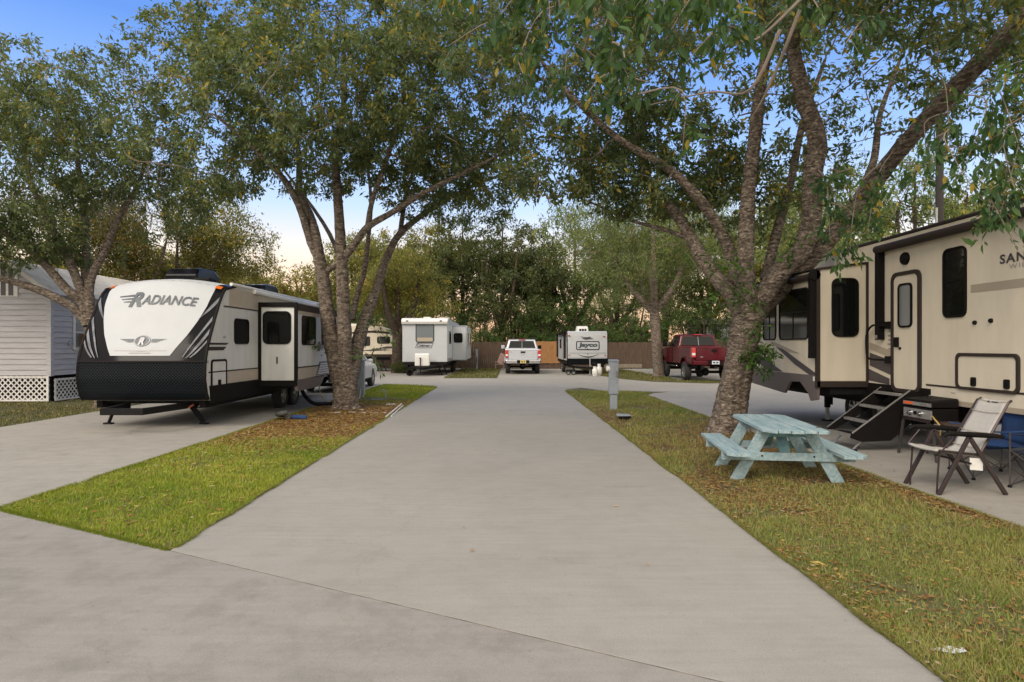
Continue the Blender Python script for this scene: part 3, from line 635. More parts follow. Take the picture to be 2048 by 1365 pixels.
bB = [((3.6, 11.6, 8.6), (3.6, 3.4, 2.6), 1.5), ((7.6, 10.8, 7.8), (3.2, 3.2, 2.4), 1.2), ((1.6, 12.6, 7.1), (2.1, 2.6, 1.7), .9), ((1.0, 12.8, 5.4), (1.1, 1.6, .8), .22), ((3.3, 13.4, 5.6), (1.8, 1.6, 1.2), .6), ((2.6, 12.6, 4.9), (1.3, 1.2, .8), .25), ((4.6, 12.4, 4.6), (1.0, .8, .9), .22),
      ((5.6, 12.8, 5.6), (1.6, 1.4, 1.3), .35), ((10.2, 11, 6.6), (2.4, 2.6, 2.2), .6), ((3.0, 7.6, 6.6), (2.9, 1.8, 1.1), .8), ((6.2, 7.6, 6.8), (2.3, 2.0, 1.4), .6), ((-.6, 11.0, 8.0), (1.8, 2.2, 1.5), .5)]
B.grow(B.sample(bB, 240, .5), .042, .012, 6, 6)
B.grow(B.sample(bB, 4200, .4), .013, .0035, 5, 3, droop=.4, store=True, maxlen=2.2)
def gapB(p):
    px = HX + FPX * p[:, 0] / p[:, 1]; py = HY - FPX * (p[:, 2] - CAMH) / p[:, 1]
    roofs = (p[:, 0] > 5.6) & (p[:, 2] < 3.9)
    hole = vnoise(p[:, 0] + p[:, 1] * .7, p[:, 2], 1.6, 77) < .25
    return ~(roofs | hole)
LB = B.leaves(122000, .122, PAL_ASH, .07, .38, .07, gapB)
# drooping branch ends that hang close to the camera, with large leaves
B.tips = []
near_tips = []
def hang(a, b, n, seed, r=.012):
    rg = random.Random(seed); a = Vector(a); b = Vector(b); mid = a.lerp(b, .5) + Vector((rg.uniform(-.2, .2), rg.uniform(-.2, .2), .25))
    p, r_ = smooth_path([a, mid, b], [r, r * .7, .003], 4); B.fine.tube(p, r_, 5, cap=False)
    for k in range(n):
        t = rg.uniform(.35, 1); q = p[min(int(t * (len(p) - 1)), len(p) - 1)]; d = Vector((rg.gauss(0, .6), rg.gauss(0, .6), rg.uniform(-1, .15))).normalized() * rg.uniform(.12, .34)
        w = [q, q + d * .35, q + d * .7 + Vector((0, 0, -.02)), q + d + Vector((0, 0, -.06))]; B.fine.tube(w, [.004, .003, .0025, .0015], 3, cap=False); near_tips.append(w)
def pn(x, y, Y): return P(x, y, Y)
spots = [(980, 60, 6.4), (1040, 110, 6.6), (1100, 40, 5.6), (1130, 150, 6.2), (1190, 40, 4.6), (1195, 90, 4.8), (1250, 190, 5.6), (1255, 150, 5.0), (1310, 30, 4.6), (1330, 80, 5.0), (1360, 140, 5.4), (1290, 10, 4.6), (1400, 20, 5.2),
         (1160, 215, 6.8), (1060, 180, 7.4), (1365, 300, 6.6), (1480, 10, 5.0), (1455, 60, 6), (1120, 10, 5.6), (1220, 10, 4.6), (900, 90, 7.2), (880, 30, 7.4), (960, 20, 6.4), (1500, 90, 6.8), (1690, 90, 6.5), (1650, 40, 6)]
rg = random.Random(5)
for i, (x, y, Y) in enumerate(spots):
    q = pn(x, y, Y); hang((q[0] + rg.uniform(-.5, .9), q[1] + rg.uniform(.1, .7), q[2] + rg.uniform(.4, .9)), q, 9, i)
spots2 = [(1660, 480, 9.0), (1700, 500, 8.8), (1670, 540, 9.0), (1735, 470, 8.6), (1780, 440, 8.6), (1690, 440, 9), (1650, 420, 9.2), (1960, 400, 7.0), (2000, 430, 6.8), (2030, 380, 6.6), (2035, 500, 6.6), (1990, 340, 7), (1930, 330, 7.4),
          (1975, 450, 7.2), (2040, 300, 6.6), (1900, 300, 7.8), (2060, 250, 6.6), (1870, 340, 8)]
for i, (x, y, Y) in enumerate(spots2):
    q = pn(x, y, Y); hang((q[0] + rg.uniform(-.1, .4), q[1] + rg.uniform(-.2, .4), q[2] + rg.uniform(.6, 1.2)), q, 9, 50 + i, .010)
B.tips = near_tips
LN = B.leaves(3300, .115, [(.030, .078, .034), (.085, .16, .05), (.32, .25, .04)], .045, .40, .04, None, .75, near=True)
# pale leaning twigs
for pth in ([(1600, 20), (1565, 110), (1530, 190), (1500, 240)], [(1620, -20), (1520, 75), (1470, 80), (1400, 60)], [(1560, 60), (1500, 180), (1420, 185), (1300, 210)]):
    q = [pn(x, y, 6.2 + .2 * k) for k, (x, y) in enumerate(pth)]; p, r_ = smooth_path(q, [.02, .016, .011, .004], 5); B.fine.tube(p, r_, 6, cap=False)
sps = []
for i, (x, y, n, sz) in enumerate([(1500, 652, 50, .35), (1510, 690, 70, .4), (1515, 715, 90, .4), (1508, 738, 80, .35), (1490, 600, 40, .4), (1450, 560, 60, .6), (1400, 545, 70, .7), (1440, 610, 50, .5), (1620, 380, 40, .4), (1590, 500, 40, .4)]):
    sps.append(sprout(B, pb(x, y, -.22), int(n * 1.3), sz, 7, 30 + i))
finish(B, 'ash_tree', 'leaning ash with wide-spreading limbs beside the blue picnic table', (bb[0], YB, 0), [LB, LN] + sps)

# ---- a generic tree for the rest
def gtree(seed, H, Rc, trunk_r, lean=(0, 0), stems=3, crown_base=.35, nmid=60, ntw=420, nl=20000, ll=.16, pal=PAL_OLV, wr=.4, blobs=None, local=True, fork=.28, sig=.2, shape=1., ny=.05):
    T = Tree(seed); rg = T.rng; f = H * fork; top = Vector((lean[0] * .4, lean[1] * .4, f))
    T.limb([(0, 0, -.05), (0.0, 0, .15), top * .5, top], [trunk_r * 1.35, trunk_r * 1.08, trunk_r * .95, trunk_r * .9], 14, .06)
    if blobs is None:
        blobs = []; zc = H * (crown_base + 1) / 2; hz = H * (1 - crown_base) / 2
        for k in range(7):
            a = k * 2.4 + rg.random(); rr_ = Rc * rg.uniform(.35, .6); z = zc + hz * rg.uniform(-.55, .5)
            blobs.append(((lean[0] + math.cos(a) * rr_, lean[1] + math.sin(a) * rr_, z), (Rc * rg.uniform(.4, .62), Rc * rg.uniform(.4, .62), hz * rg.uniform(.32, .5)), 1))
        blobs.append(((lean[0], lean[1], zc + hz * .35), (Rc * .5, Rc * .5, hz * .62), 1.2))
    for k in range(stems):
        a = 2 * math.pi * k / stems + rg.uniform(-.4, .4); q = Vector((lean[0] + math.cos(a) * Rc * .45, lean[1] + math.sin(a) * Rc * .45, H * rg.uniform(.7, .85)))
        m = top.lerp(q, .45) + Vector((math.cos(a) * Rc * .1, math.sin(a) * Rc * .1, -.2)); T.limb([top - Vector((0, 0, .1)), m, q], [trunk_r * .7, trunk_r * .45, trunk_r * .15], 9, .05)
    T.limb([top, Vector((lean[0] * .8, lean[1] * .8, H * .6)), Vector((lean[0], lean[1], H * .9))], [trunk_r * .7, trunk_r * .4, .03], 9)
    T.grow(T.sample(blobs, nmid, .5), .06, .015, 5, 5); T.grow(T.sample(blobs, ntw, .35), .02, .006, 4, 3, droop=.2, store=True)
    return T, T.leaves(nl, ll, pal, sig, wr, ny, lambda p: vnoise(p[:, 0] + .6 * p[:, 1], p[:, 2], 1.1, seed) > .27)
def place(T, lv, name, label, loc, barkm, group=None):
    root = thing(name, label, 'tree', (0, 0, 0), group); root.location = loc
    T.wood.build('trunk', barkm, root, smooth=80)
    if T.fine.f: T.fine.build('twigs', barkm, root)['kind'] = 'stuff'
    crown_obj(root, [lv]); return root

# left edge tree by the grey house: limbs read from the photograph
YC = 16.6
C = Tree(303)
def pc(x, y, d=0): return P(x, y, YC + d)
cb = (-10.65, YC, 0)
C.limb([cb, (-10.68, YC, .25), pc(190, 715), pc(186, 655)], [.28, .22, .20, .20], 16, .07)
C.limb([pc(176, 650), pc(150, 618), pc(100, 590), pc(40, 568), pc(-40, 545), pc(-140, 500)], [.13, .115, .105, .09, .07, .04], 14, .06)
C.limb([pc(178, 650), pc(165, 605), pc(135, 580, -.1), pc(95, 535, -.2), pc(60, 500, -.4), pc(0, 460, -.6), pc(-80, 400, -1)], [.14, .125, .115, .10, .09, .07, .04], 14, .06)
C.limb([pc(180, 650), pc(165, 590), pc(150, 550), pc(128, 500), pc(95, 440), pc(60, 360), pc(40, 260)], [.14, .12, .11, .10, .085, .06, .03], 14)
C.limb([pc(182, 640), pc(178, 590), pc(185, 550), pc(210, 500), pc(235, 440, .4), pc(280, 360, .7), pc(300, 260, .8)], [.14, .115, .10, .09, .08, .06, .03], 14)
C.limb([pc(180, 600), pc(170, 540, .3), pc(172, 470, .6), pc(160, 370, .8), pc(150, 230, 1)], [.12, .10, .09, .06, .03], 12)
bC = [((-13.2, 16.6, 6.6), (3.0, 2.6, 2.0), 1.3), ((-10.6, 16.4, 7.2), (2.0, 2.4, 1.9), .9), ((-16.5, 16, 6.0), (2.6, 2.6, 1.9), .8), ((-12.6, 16.4, 8.2), (1.9, 2.2, 1.4), .5), ((-9.6, 17, 5.6), (1.5, 1.8, 1.1), .35), ((-14.2, 15.8, 4.9), (2.2, 1.6, .8), .3),
      ((-11.6, 16.2, 5.2), (1.6, 1.6, .9), .3), ((-13.2, 16.4, 4.3), (2.0, 1.1, .6), .3), ((-11.2, 16.8, 4.2), (1.1, .9, .5), .15)]
C.grow(C.sample(bC, 110, .5), .05, .012, 6, 5); C.grow(C.sample(bC, 2600, .35), .014, .004, 5, 3, droop=.2, store=True)
LC = C.leaves(66000, .130, [(.062, .100, .048), (.17, .21, .095), (.30, .24, .06)], .08, .34, .03, lambda p: ~(vnoise(p[:, 0] + .6 * p[:, 1], p[:, 2], .9, 12) < .2))
finish(C, 'ash_tree', 'ash with low sweeping limbs in front of the grey clapboard house', cb, [LC])

T, lv = gtree(11, 7.9, 3.3, .24, stems=3, crown_base=.33, nmid=70, ntw=600, nl=34000, ll=.12, pal=[(.055, .068, .018), (.14, .135, .036), (.28, .2, .05)], fork=.42, ny=.1)
place(T, lv, 'ash_tree', 'thin yellowing tree with straight bare trunk behind the roof of the dark-fronted trailer', (-15.2, 25, 0), 'bark')
T, lv = gtree(12, 8.6, 3.4, .2, lean=(1.0, 0), stems=3, crown_base=.42, nmid=60, ntw=500, nl=26000, ll=.13, pal=PAL_OLV, fork=.45, ny=.1)
place(T, lv, 'ash_tree', 'slender leaning tree with sparse yellow-green crown above the dark-fronted trailer', (-14.4, 27.5, 0), 'bark')
# the tree on the island by the red pickup
T, lv = gtree(13, 10.2, 4.7, .27, lean=(-.6, 0), stems=4, crown_base=.22, nmid=110, ntw=1600, nl=80000, ll=.14, pal=PAL_LT, wr=.22, fork=.33, sig=.22)
place(T, lv, 'willow_tree', 'feathery pale green tree on the grass island beside the dark red pickup', (7.85, 32.0, .04), 'bark')
T, lv = gtree(14, 7.4, 3.3, .34, stems=3, crown_base=.36, nmid=70, ntw=500, nl=30000, ll=.13, pal=PAL_OLV, fork=.3, ny=.08)
place(T, lv, 'shade_tree', 'spreading tree with forked dark trunk between beige trailer and white boxy trailer', (-6.35, 36.8, 0), 'bark_dark')

# far tree belt behind the fence: five kinds, copied
kinds = []
for k, (H, Rc, pal, ll) in enumerate([(10.6, 4.6, PAL_DK, .17), (9.6, 4.4, PAL_OLV, .17), (11.2, 5.0, PAL_LT, .17), (8.4, 4.2, [(.12, .125, .03), (.28, .25, .06), (.46, .34, .07)], .16), (7.0, 4.4, [(.05, .095, .03), (.12, .19, .06), (.22, .22, .06)], .15)]):
    T, lv = gtree(60 + k, H, Rc, .26, stems=4, crown_base=.24 if k != 4 else .06, nmid=60, ntw=700, nl=19000 if k != 0 else 27000, ll=ll * 1.2, pal=pal, fork=.25 if k != 4 else .12, sig=.15, wr=.42)
    kinds.append((T, lv))
far = [(1005, 47.5, 0, 1.0, 'dark tree with forked trunk behind the fence above the silver pickup'), (1062, 50, 0, .93, 'dark tree behind the fence between the silver pickup and the small trailer'),
       (925, 49, 0, 1.02, 'dark tree behind the fence right of the white boxy trailer'),
       (850, 52, 1, 1.12, 'olive tree behind the white boxy trailer'), (790, 46, 1, .95, 'olive tree behind the beige trailer'), (720, 50, 1, 1.0, 'olive tree seen between the stems of the left ash'),
       (1150, 52, 2, 1.06, 'tall pale green tree behind the small white trailer'), (1235, 50, 2, .98, 'pale green tree behind the fence right of the small white trailer'), (1420, 50, 2, 1.1, 'tall pale green tree behind the distant white house'),
       (560, 50, 3, 1.05, 'yellow-green tree on the skyline left of the left ash'), (640, 54, 3, 1.22, 'yellow-green tree on the skyline behind the left ash'), (470, 47, 3, 1.05, 'yellow-green tree beyond the middle of the dark-fronted trailer roof'), (385, 44, 3, 1.1, 'yellow-green tree beyond the front of the dark-fronted trailer roof'),
       (290, 42, 1, 1.0, 'olive tree beyond the trailer front, right of the house roof'), (180, 40, 3, 1.0, 'yellow-green tree behind the ridge of the grey house'), (60, 40, 1, 1.0, 'olive tree behind the grey house at the left edge'), (-60, 42, 0, 1.0, 'dark tree outside the left edge beyond the grey house'),
       (1330, 48, 0, 1.0, 'dark tree behind the fence beyond the willow'), (1520, 46, 1, 1.15, 'olive tree behind the limbs of the leaning ash'), (1600, 44, 2, 1.12, 'pale green tree beyond the fifth-wheel slide-out'),
       (1700, 34, 2, .95, 'pale green tree above the roof of the fifth-wheel trailer, left of the pole'), (1830, 31, 2, .92, 'pale green tree above the fifth-wheel roof, behind the dark pole'), (1960, 33, 1, 1.0, 'olive tree above the fifth-wheel roof at the right edge'), (2120, 36, 2, 1.0, 'pale tree outside the right edge'),
       (1095, 46.5, 4, .62, 'low bushy green tree peeking over the wooden fence panel'), (960, 46, 4, .60, 'low bushy green tree over the fence right of the white boxy trailer'), (1190, 46.5, 4, .66, 'low bushy tree behind the small white trailer'), (1290, 46, 4, .62, 'low bushy tree over the fence left of the willow trunk'),
       (880, 46.5, 4, .66, 'low bushy tree behind the white boxy trailer roof'), (680, 45, 4, .7, 'low bushy tree right behind the ash stems'), (590, 44, 4, .72, 'low bushy tree past the far end of the dark-fronted trailer'), (480, 42, 4, .70, 'low bushy tree hidden behind the dark-fronted trailer'), (1400, 46, 4, .72, 'low bushy tree behind the red pickup'),
       (1075, 47, 4, .74, 'low bushy tree right over the fence between pickup and fresh panel'), (1030, 48.5, 4, .8, 'low bushy tree behind the cab of the silver pickup'), (1145, 48, 4, .8, 'low bushy tree over the left edge of the small white trailer'), (1245, 48, 4, .8, 'low bushy tree over the fence right of the small white trailer'),
       (1500, 44, 4, .7, 'low bushy tree behind the leaning ash trunk'), (1640, 40, 4, .8, 'low bushy tree past the slide-out roof'), (780, 44.5, 4, .66, 'low bushy tree above the beige trailer')]
protos = {}
rg = random.Random(8)
for x, Y, k, sc, lab in far:
    X = (x - HX) * Y / FPX
    if k not in protos:
        r = place(kinds[k][0], kinds[k][1], 'background_tree', lab, (X, Y, 0), 'bark_dark', 'trees of the far belt behind the park'); protos[k] = r
    else:
        r = copy_tree(protos[k]); r.location = (X, Y, 0); r["label"] = lab
    hk = 1.13 if (k != 4 and x > 700) else (.90 if k != 4 else 1.0); r.scale = (sc * rg.uniform(.98, 1.15), sc * rg.uniform(.98, 1.15), sc * hk); r.rotation_euler = (0, 0, rg.uniform(0, 6.28))
for i, (X, Y, k, sc) in enumerate([(-26, -20, 1, 1.0), (-19, -24, 2, 1.0), (-12, -23, 0, 1.0), (-5, -26, 1, 1.05), (2, -25, 2, 1.0), (9, -24, 0, 1.0), (16, -22, 1, 1.0), (24, -20, 2, 1.0), (-32, -8, 1, 1.0), (-30, 2, 0, 1.0)]):  # out-of-view trees added so that the windows reflect something dark
    r = copy_tree(protos[k]); r.location = (X, Y, 0); r["label"] = 'unseen tree added behind the photographer for window reflections'; r["group"] = 'unseen trees added for reflections'; r.scale = (sc, sc, sc * .8); r.rotation_euler = (0, 0, i * 1.3)
# dark shrub at the foot of the forked tree
S_ = Tree(91)
for k in range(9):
    a = k * .7; S_.limb([(0, 0, 0), (.2 * math.cos(a), .15 * math.sin(a), .3), (.5 * math.cos(a), .35 * math.sin(a), .6)], [.02, .015, .006], 4, nodes=True)
bs = [((0, 0, .38), (.8, .5, .36), 1)]
S_.grow(S_.sample(bs, 140, .4), .008, .003, 4, 3, store=True); lv = S_.leaves(5200, .07, PAL_DK, .05, .5, 0)
root = thing('shrub', 'low dark shrub left of the white boxy trailer', 'shrub', (0, 0, 0)); root.location = (-5.95, 36.4, .02)
S_.fine.build('stem', 'bark_dark', root); o = crown_obj(root, [lv]); o.name = 'foliage'
# ================================================================ travel trailers
def plate_mat():
    m = mat('diamond_plate', (.004, .006, .009), .38, coat=.0, spec=.12)
    nt = m.node_tree; n = nt.nodes; l = nt.links; b = n["Principled BSDF"]; tc = n.new("ShaderNodeTexCoord")
    hs = []
    for ang in (45, -45):
        mp = n.new("ShaderNodeMapping"); mp.inputs["Rotation"].default_value = (0, R(ang), 0); mp.inputs["Scale"].default_value = (1, 1, 1); l.new(tc.outputs["Object"], mp.inputs[0])
        w = n.new("ShaderNodeTexWave"); w.wave_type = 'BANDS'; w.bands_direction = 'X'; w.inputs["Scale"].default_value = 7.5; w.inputs["Distortion"].default_value = .3; l.new(mp.outputs[0], w.inputs["Vector"]); hs.append(w.outputs["Fac"])
    mm = n.new("ShaderNodeMath"); mm.operation = 'MULTIPLY'; l.new(hs[0], mm.inputs[0]); l.new(hs[1], mm.inputs[1])
    bp = n.new("ShaderNodeBump"); bp.inputs["Strength"].default_value = .9; bp.inputs["Distance"].default_value = .012; l.new(mm.outputs[0], bp.inputs["Height"]); l.new(bp.outputs[0], b.inputs["Normal"])
    return m
MT['plate'] = plate_mat()
MT['flash'] = mat('smoky_flash', (.13, .14, .16), .2, var=.5, vs=4, spec=.3)

def window(parent, pl, u0, u1, v0, v1, r=.06, fr=.025, d=.0, split=None, vsplit=None, framem='black_trim', glass='glass', name='window'):
    w = MB().poly(pl, rr(u0, u1, v0, v1, r), d - .01, d + .008).build(name, glass, parent)
    f = MB().ring(pl, rr(u0 - fr, u1 + fr, v0 - fr, v1 + fr, r + fr), rr(u0, u1, v0, v1, r), d - .005, d + .022)
    for s_ in (split or []): f.poly(pl, [(u0, s_ - .012), (u1, s_ - .012), (u1, s_ + .012), (u0, s_ + .012)], d + .004, d + .018)
    for s_, a, b in (vsplit or []): f.poly(pl, [(s_ - .01, a), (s_ + .01, a), (s_ + .01, b), (s_ - .01, b)], d + .004, d + .017)
    f.build('window_frame', framem, w); return w
def wheel(parent, c, axis, r, w, rimr=None, rimm='alloy', spokes=6, name='wheel'):
    """c: centre of the outer face, axis points outward"""
    c = Vector(c); a = Vector(axis).normalized(); rimr = rimr or r * .6
    t = MB().lathe(c - a * w, a, [(rimr * .9, .0), (r * .86, .0), (r * .97, w * .10), (r, w * .25), (r, w * .75), (r * .97, w * .90), (r * .86, w), (rimr * 1.03, w * .985), (rimr, w * .93), (rimr, w * .5)], 32)
    o = t.build(name, 'rubber', parent, smooth=35)
    m = MB().lathe(c, a, [(rimr * .98, -w * .55), (rimr * .92, -w * .55), (rimr * .9, -w * .5), (.02, -w * .5)], 24)
    m2 = MB(); m2.lathe(c, a, [(rimr * .99, -w * .5), (rimr * .99, -w * .06), (rimr * .90, -w * .06), (rimr * .86, -w * .3)], 28)
    up = Vector((0, 0, 1)); sd_ = a.cross(up)
    for k in range(spokes):
        an = 2 * math.pi * k / spokes + .3; d = up * math.cos(an) + sd_ * math.sin(an); m2.bar(c + d * rimr * .12 - a * w * .16, c + d * rimr * .93 - a * w * .12, .05 * r / .35, .03, up=a)
    m2.lathe(c, a, [(rimr * .24, -w * .25), (rimr * .24, -w * .12), (rimr * .16, -w * .08)], 16)
    m.build('brake_drum', 'frame', o); m2.build('rim', rimm, o, smooth=35)
    return o
def strip(pl, f, pts, d=.006): return f.poly(pl, pts, 0, d)
def ac_unit(parent, x, y, z, w, l, h, m, name='air_conditioner', vent=True):
    prof = [(y, z), (y, z + h * .55), (y + l * .12, z + h * .9), (y + l * .3, z + h), (y + l * .85, z + h), (y + l, z + h * .7), (y + l, z)]
    b = MB().poly(Pl((x - w / 2, 0, 0), (0, 1, 0), (0, 0, 1), (1, 0, 0)), prof, 0, w, tf=lambda v: Vector((x + (v.x - x) * (1 - .14 * (v.z - z) / h), v.y, v.z)))
    o = b.build(name, m, parent, bevel=.03)
    if vent:
        g = MB()
        for k in range(3): g.box(x - w * .30 + k * w * .22, x - w * .30 + k * w * .22 + w * .17, y - .012, y + .01, z + h * .12, z + h * .5)
        g.build('grille', 'frame', o)
    return o

# ---------------------------------------------------------------- dark-fronted trailer at left
RX0, RX1, RY, RR = -8.2, -5.76, 12.0, 20.6; RXC = (RX0 + RX1) / 2
rad = thing('travel_trailer', 'large travel trailer with black and white front cap lettered Radiance', 'travel trailer', (RXC, RY, .03))
PF = [(.58, .14), (.72, .05), (1.0, -.02), (1.34, .0), (1.6, .09), (1.9, .24), (2.2, .41), (2.5, .59), (2.7, .74), (2.82, .88), (2.88, 1.05), (2.9, 1.35)]
def rF(z):
    for (a, b), (c, d) in zip(PF, PF[1:]):
        if z <= c: t = max(0, (z - a) / (c - a)); return b + (d - b) * t
    return PF[-1][1]
def rS(x, z, d=0.):                                        # front cap surface
    u = (x - RXC) / 1.22; k = max(0, min(1, (z - 1.9) / .9)); k = k * k * (3 - 2 * k)
    return Vector((x, RY + rF(z) - .11 * (1 - u * u) - d, z + .15 * (1 - u * u) * k))
def gridsurf(f, xl, xr, z0, z1, d, nx=14, nz=22):
    return f.grid(lambda u, v: rS(xl(z0 + (z1 - z0) * v) * (1 - u) + xr(z0 + (z1 - z0) * v) * u, z0 + (z1 - z0) * v, d), nx, nz)
body = MB(); prof = [(rF(z), z) for z, _ in PF]
NX = 16; rows = []
# shell: front, roof, back, underside as one grid round the length
loop = [(z, None) for z, _ in PF]
def shell(u, v):
    x = RX0 + (RX1 - RX0) * u; k = v * 40; nf = 24
    if k <= nf: z = .58 + (2.9 - .58) * (k / nf); return rS(x, z)
    if k <= 34: t = (k - nf) / 10; q = rS(x, 2.9); return Vector((x, q.y + (RR - q.y) * t, q.z))
    t = (k - 34) / 6; q = rS(x, 2.9); return Vector((x, RR, q.z + (.58 - q.z) * t))
body.grid(shell, NX, 40); base = len(body.v); pf = [shell(0, j / 40) for j in range(41)]
body.add(pf, [tuple(range(41))]); pf = [shell(1, j / 40) for j in range(41)]; body.add(pf, [tuple(range(41))])
body.add([(RX0, RY + .14, .58), (RX1, RY + .14, .58), (RX1, RR, .58), (RX0, RR, .58)], [(0, 1, 2, 3)])
body.build('body', 'white_wall', rad, smooth=50)
fc = MB(); gridsurf(fc, lambda z: RX0 - .004, lambda z: RX1 + .004, 1.34, 2.9, .012); cap_ = fc.build('front_cap', 'black_gel', rad, smooth=60)
W = [(1.45, .57), (1.84, .80), (2.15, .94), (2.4, 1.02), (2.7, 1.06), (2.9, 1.04)]
def hw(z):
    for (a, b), (c, d) in zip(W, W[1:]):
        if z <= c: return b + (d - b) * max(0, (z - a) / (c - a))
    return W[-1][1]
fw = MB(); gridsurf(fw, lambda z: RXC - hw(z), lambda z: RXC + hw(z), 1.45, 2.9, .022, 16, 30); fw.build('front_panel', 'white_gel', rad, smooth=60)
dp = MB(); gridsurf(dp, lambda z: RX0 - .006, lambda z: RX1 + .006, .62, 1.33, .022, 14, 14); dp.build('stone_guard', 'plate', rad, smooth=60)
tr = MB(); gridsurf(tr, lambda z: RX0 - .01, lambda z: RX1 + .01, 1.325, 1.355, .04, 14, 1); gridsurf(tr, lambda z: RX0 - .01, lambda z: RX1 + .01, .585, .625, .035, 14, 1)
for xx in (RX0, RX1):
    tr.tube([rS(xx, z, .01) for z in np.linspace(.6, 2.9, 24)], .028, 6)
tr.build('edge_trim', 'black_trim', rad, smooth=60)
st = MB()                                                   # silver flashes either side
def flash(f, sgn, pts0, pts1, n=12, d=.03):
    f.grid(lambda u, v: rS(RXC + sgn * ((pts0[0][0] * (1 - u) ** 2 + 2 * pts0[1][0] * u * (1 - u) + pts0[2][0] * u * u) * (1 - v) + (pts1[0][0] * (1 - u) ** 2 + 2 * pts1[1][0] * u * (1 - u) + pts1[2][0] * u * u) * v),
                           (pts0[0][1] * (1 - u) ** 2 + 2 * pts0[1][1] * u * (1 - u) + pts0[2][1] * u * u) * (1 - v) + (pts1[0][1] * (1 - u) ** 2 + 2 * pts1[1][1] * u * (1 - u) + pts1[2][1] * u * u) * v, d), n, 2)
for sg in (-1, 1):
    st = MB(); flash(st, sg, [(.93, 2.15), (1.08, 2.38), (1.20, 2.62)], [(.93, 2.15), (1.12, 2.32), (1.20, 2.50)])
    flash(st, sg, [(.80, 1.42), (.94, 1.72), (1.18, 2.22)], [(.815, 1.42), (.97, 1.70), (1.19, 2.13)])
    flash(st, sg, [(.86, 1.40), (1.02, 1.62), (1.19, 1.98)], [(.885, 1.41), (1.06, 1.58), (1.19, 1.86)], d=.028); flash(st, sg, [(.93, 1.42), (1.07, 1.55), (1.19, 1.76)], [(.95, 1.41), (1.09, 1.52), (1.19, 1.70)], d=.028)
    st.build('side_flash', MT['flash'], rad, smooth=60)
tx = MB()
fx = lambda x0, z0: (lambda a, b: rS(x0 + a, z0 + b, .040))
w1 = text_on(tx, "R", .235, fx(-7.47, 2.36), bold=.012, shear=.28, width=.26)
text_on(tx, "ADIANCE", .155, fx(-7.22, 2.385), bold=.004, shear=.22, width=1.08)
for k, (a, b, t) in enumerate(((-7.72, -7.40, .022), (-7.66, -7.42, .014), (-7.60, -7.43, .012))):
    z = 2.535 - k * .05; tx.add([rS(a, z, .034), rS(b, z - .012, .034), rS(b, z + t, .034), rS(a, z + t * .8, .034)], [(0, 1, 2, 3)])
tx.build('name_lettering', 'decal_blue', rad)
em = MB(); c0 = (-6.98, 1.735)
em.grid(lambda u, v: rS(c0[0] + .155 * math.cos(math.pi * (v - .5)) * (2 * u - 1), c0[1] + .105 * math.sin(math.pi * (v - .5)), .032), 8, 14)
for sg in (-1, 1):
    for k in range(4):
        z = c0[1] + .028 - k * .018; em.add([rS(c0[0] + sg * .17, z, .034), rS(c0[0] + sg * (.44 - .05 * k), z, .034), rS(c0[0] + sg * (.44 - .05 * k), z + .009, .034), rS(c0[0] + sg * .17, z + .009, .034)], [(0, 1, 2, 3)])
eo = em.build('emblem', 'decal_blue', rad)
e2 = MB(); text_on(e2, "R", .13, lambda a, b: rS(-7.045 + a, 1.672 + b, .050), bold=.012, shear=.2, width=.12)
for k in range(28):
    a = 2 * math.pi * k / 28; b = 2 * math.pi * (k + 1) / 28
    e2.add([rS(c0[0] + r_ * 1.5 * math.cos(t), c0[1] + r_ * math.sin(t), .038) for r_, t in ((.090, a), (.098, a), (.098, b), (.090, b))], [(0, 1, 2, 3)])
e2.build('emblem_letter', 'silver_gel', eo)
for xx in (RX0 + .10, RX1 - .17): ml = MB(); ml.add([rS(xx + a, z, d) for d in (.0, .05) for a, z in ((0, 2.78), (.11, 2.78), (.11, 2.84), (0, 2.84))], [(4, 5, 6, 7), (0, 1, 5, 4), (1, 2, 6, 5), (2, 3, 7, 6), (3, 0, 4, 7)]); ml.build('marker_light', 'amber', rad)
sl = MB(); sl.add([rS(-6.98 + a, z, .03) for a, z in ((-.5, 1.545), (0, 1.535), (.5, 1.545), (.5, 1.551), (0, 1.549), (-.5, 1.551))], [tuple(range(6))]); sl.add([rS(-6.98 + a, z, .035) for a, z in ((-.2, 1.50), (.2, 1.50), (.2, 1.512), (-.2, 1.512))], [(0, 1, 2, 3)])
sl.build('panel_seam', 'decal_grey', rad)
ac_unit(rad, -7.12, 13.7, 3.0, .76, 1.1, .38, 'black_gel', vent=False); ac_unit(rad, -6.95, 17.0, 3.0, .85, 1.1, .34, 'black_gel', vent=False)
vv = MB().box(-6.65, -6.3, 13.3, 13.65, 3.0, 3.09); vv.build('roof_vent', 'black_trim', rad, bevel=.02)
# side wall facing the lawn
S = PX(RX1, 1)
b = MB(); strip(S, b, [(13.0, 2.46), (20.55, 2.46), (20.55, 2.86), (13.05, 2.86)]); strip(S, b, [(12.25, .86), (20.55, .86), (20.55, 1.12), (12.2, 1.12)]); b.build('beige_band', 'beige_band', rad)
b = MB(); strip(S, b, [(12.75, 2.44), (20.55, 2.44), (20.55, 2.465), (12.8, 2.465)], .012); strip(S, b, [(12.12, 1.11), (20.55, 1.11), (20.55, 1.135), (12.12, 1.135)], .012)
for (u0, u1, z0, z1) in ((12.0, 13.0, 1.66, 1.70), (12.0, 12.88, 1.55, 1.62)): strip(S, b, [(u0 + .05, z0), (u1 - .12, z0), (u1, z1), (u0 + .05, z1)], .008)
b.build('side_stripes', 'brown_trim', rad)
b = MB(); b.poly(S, [(12.2, .52), (20.55, .52), (20.55, .86), (12.15, .86)], -.02, .03); b.build('skirt', 'black_trim', rad)
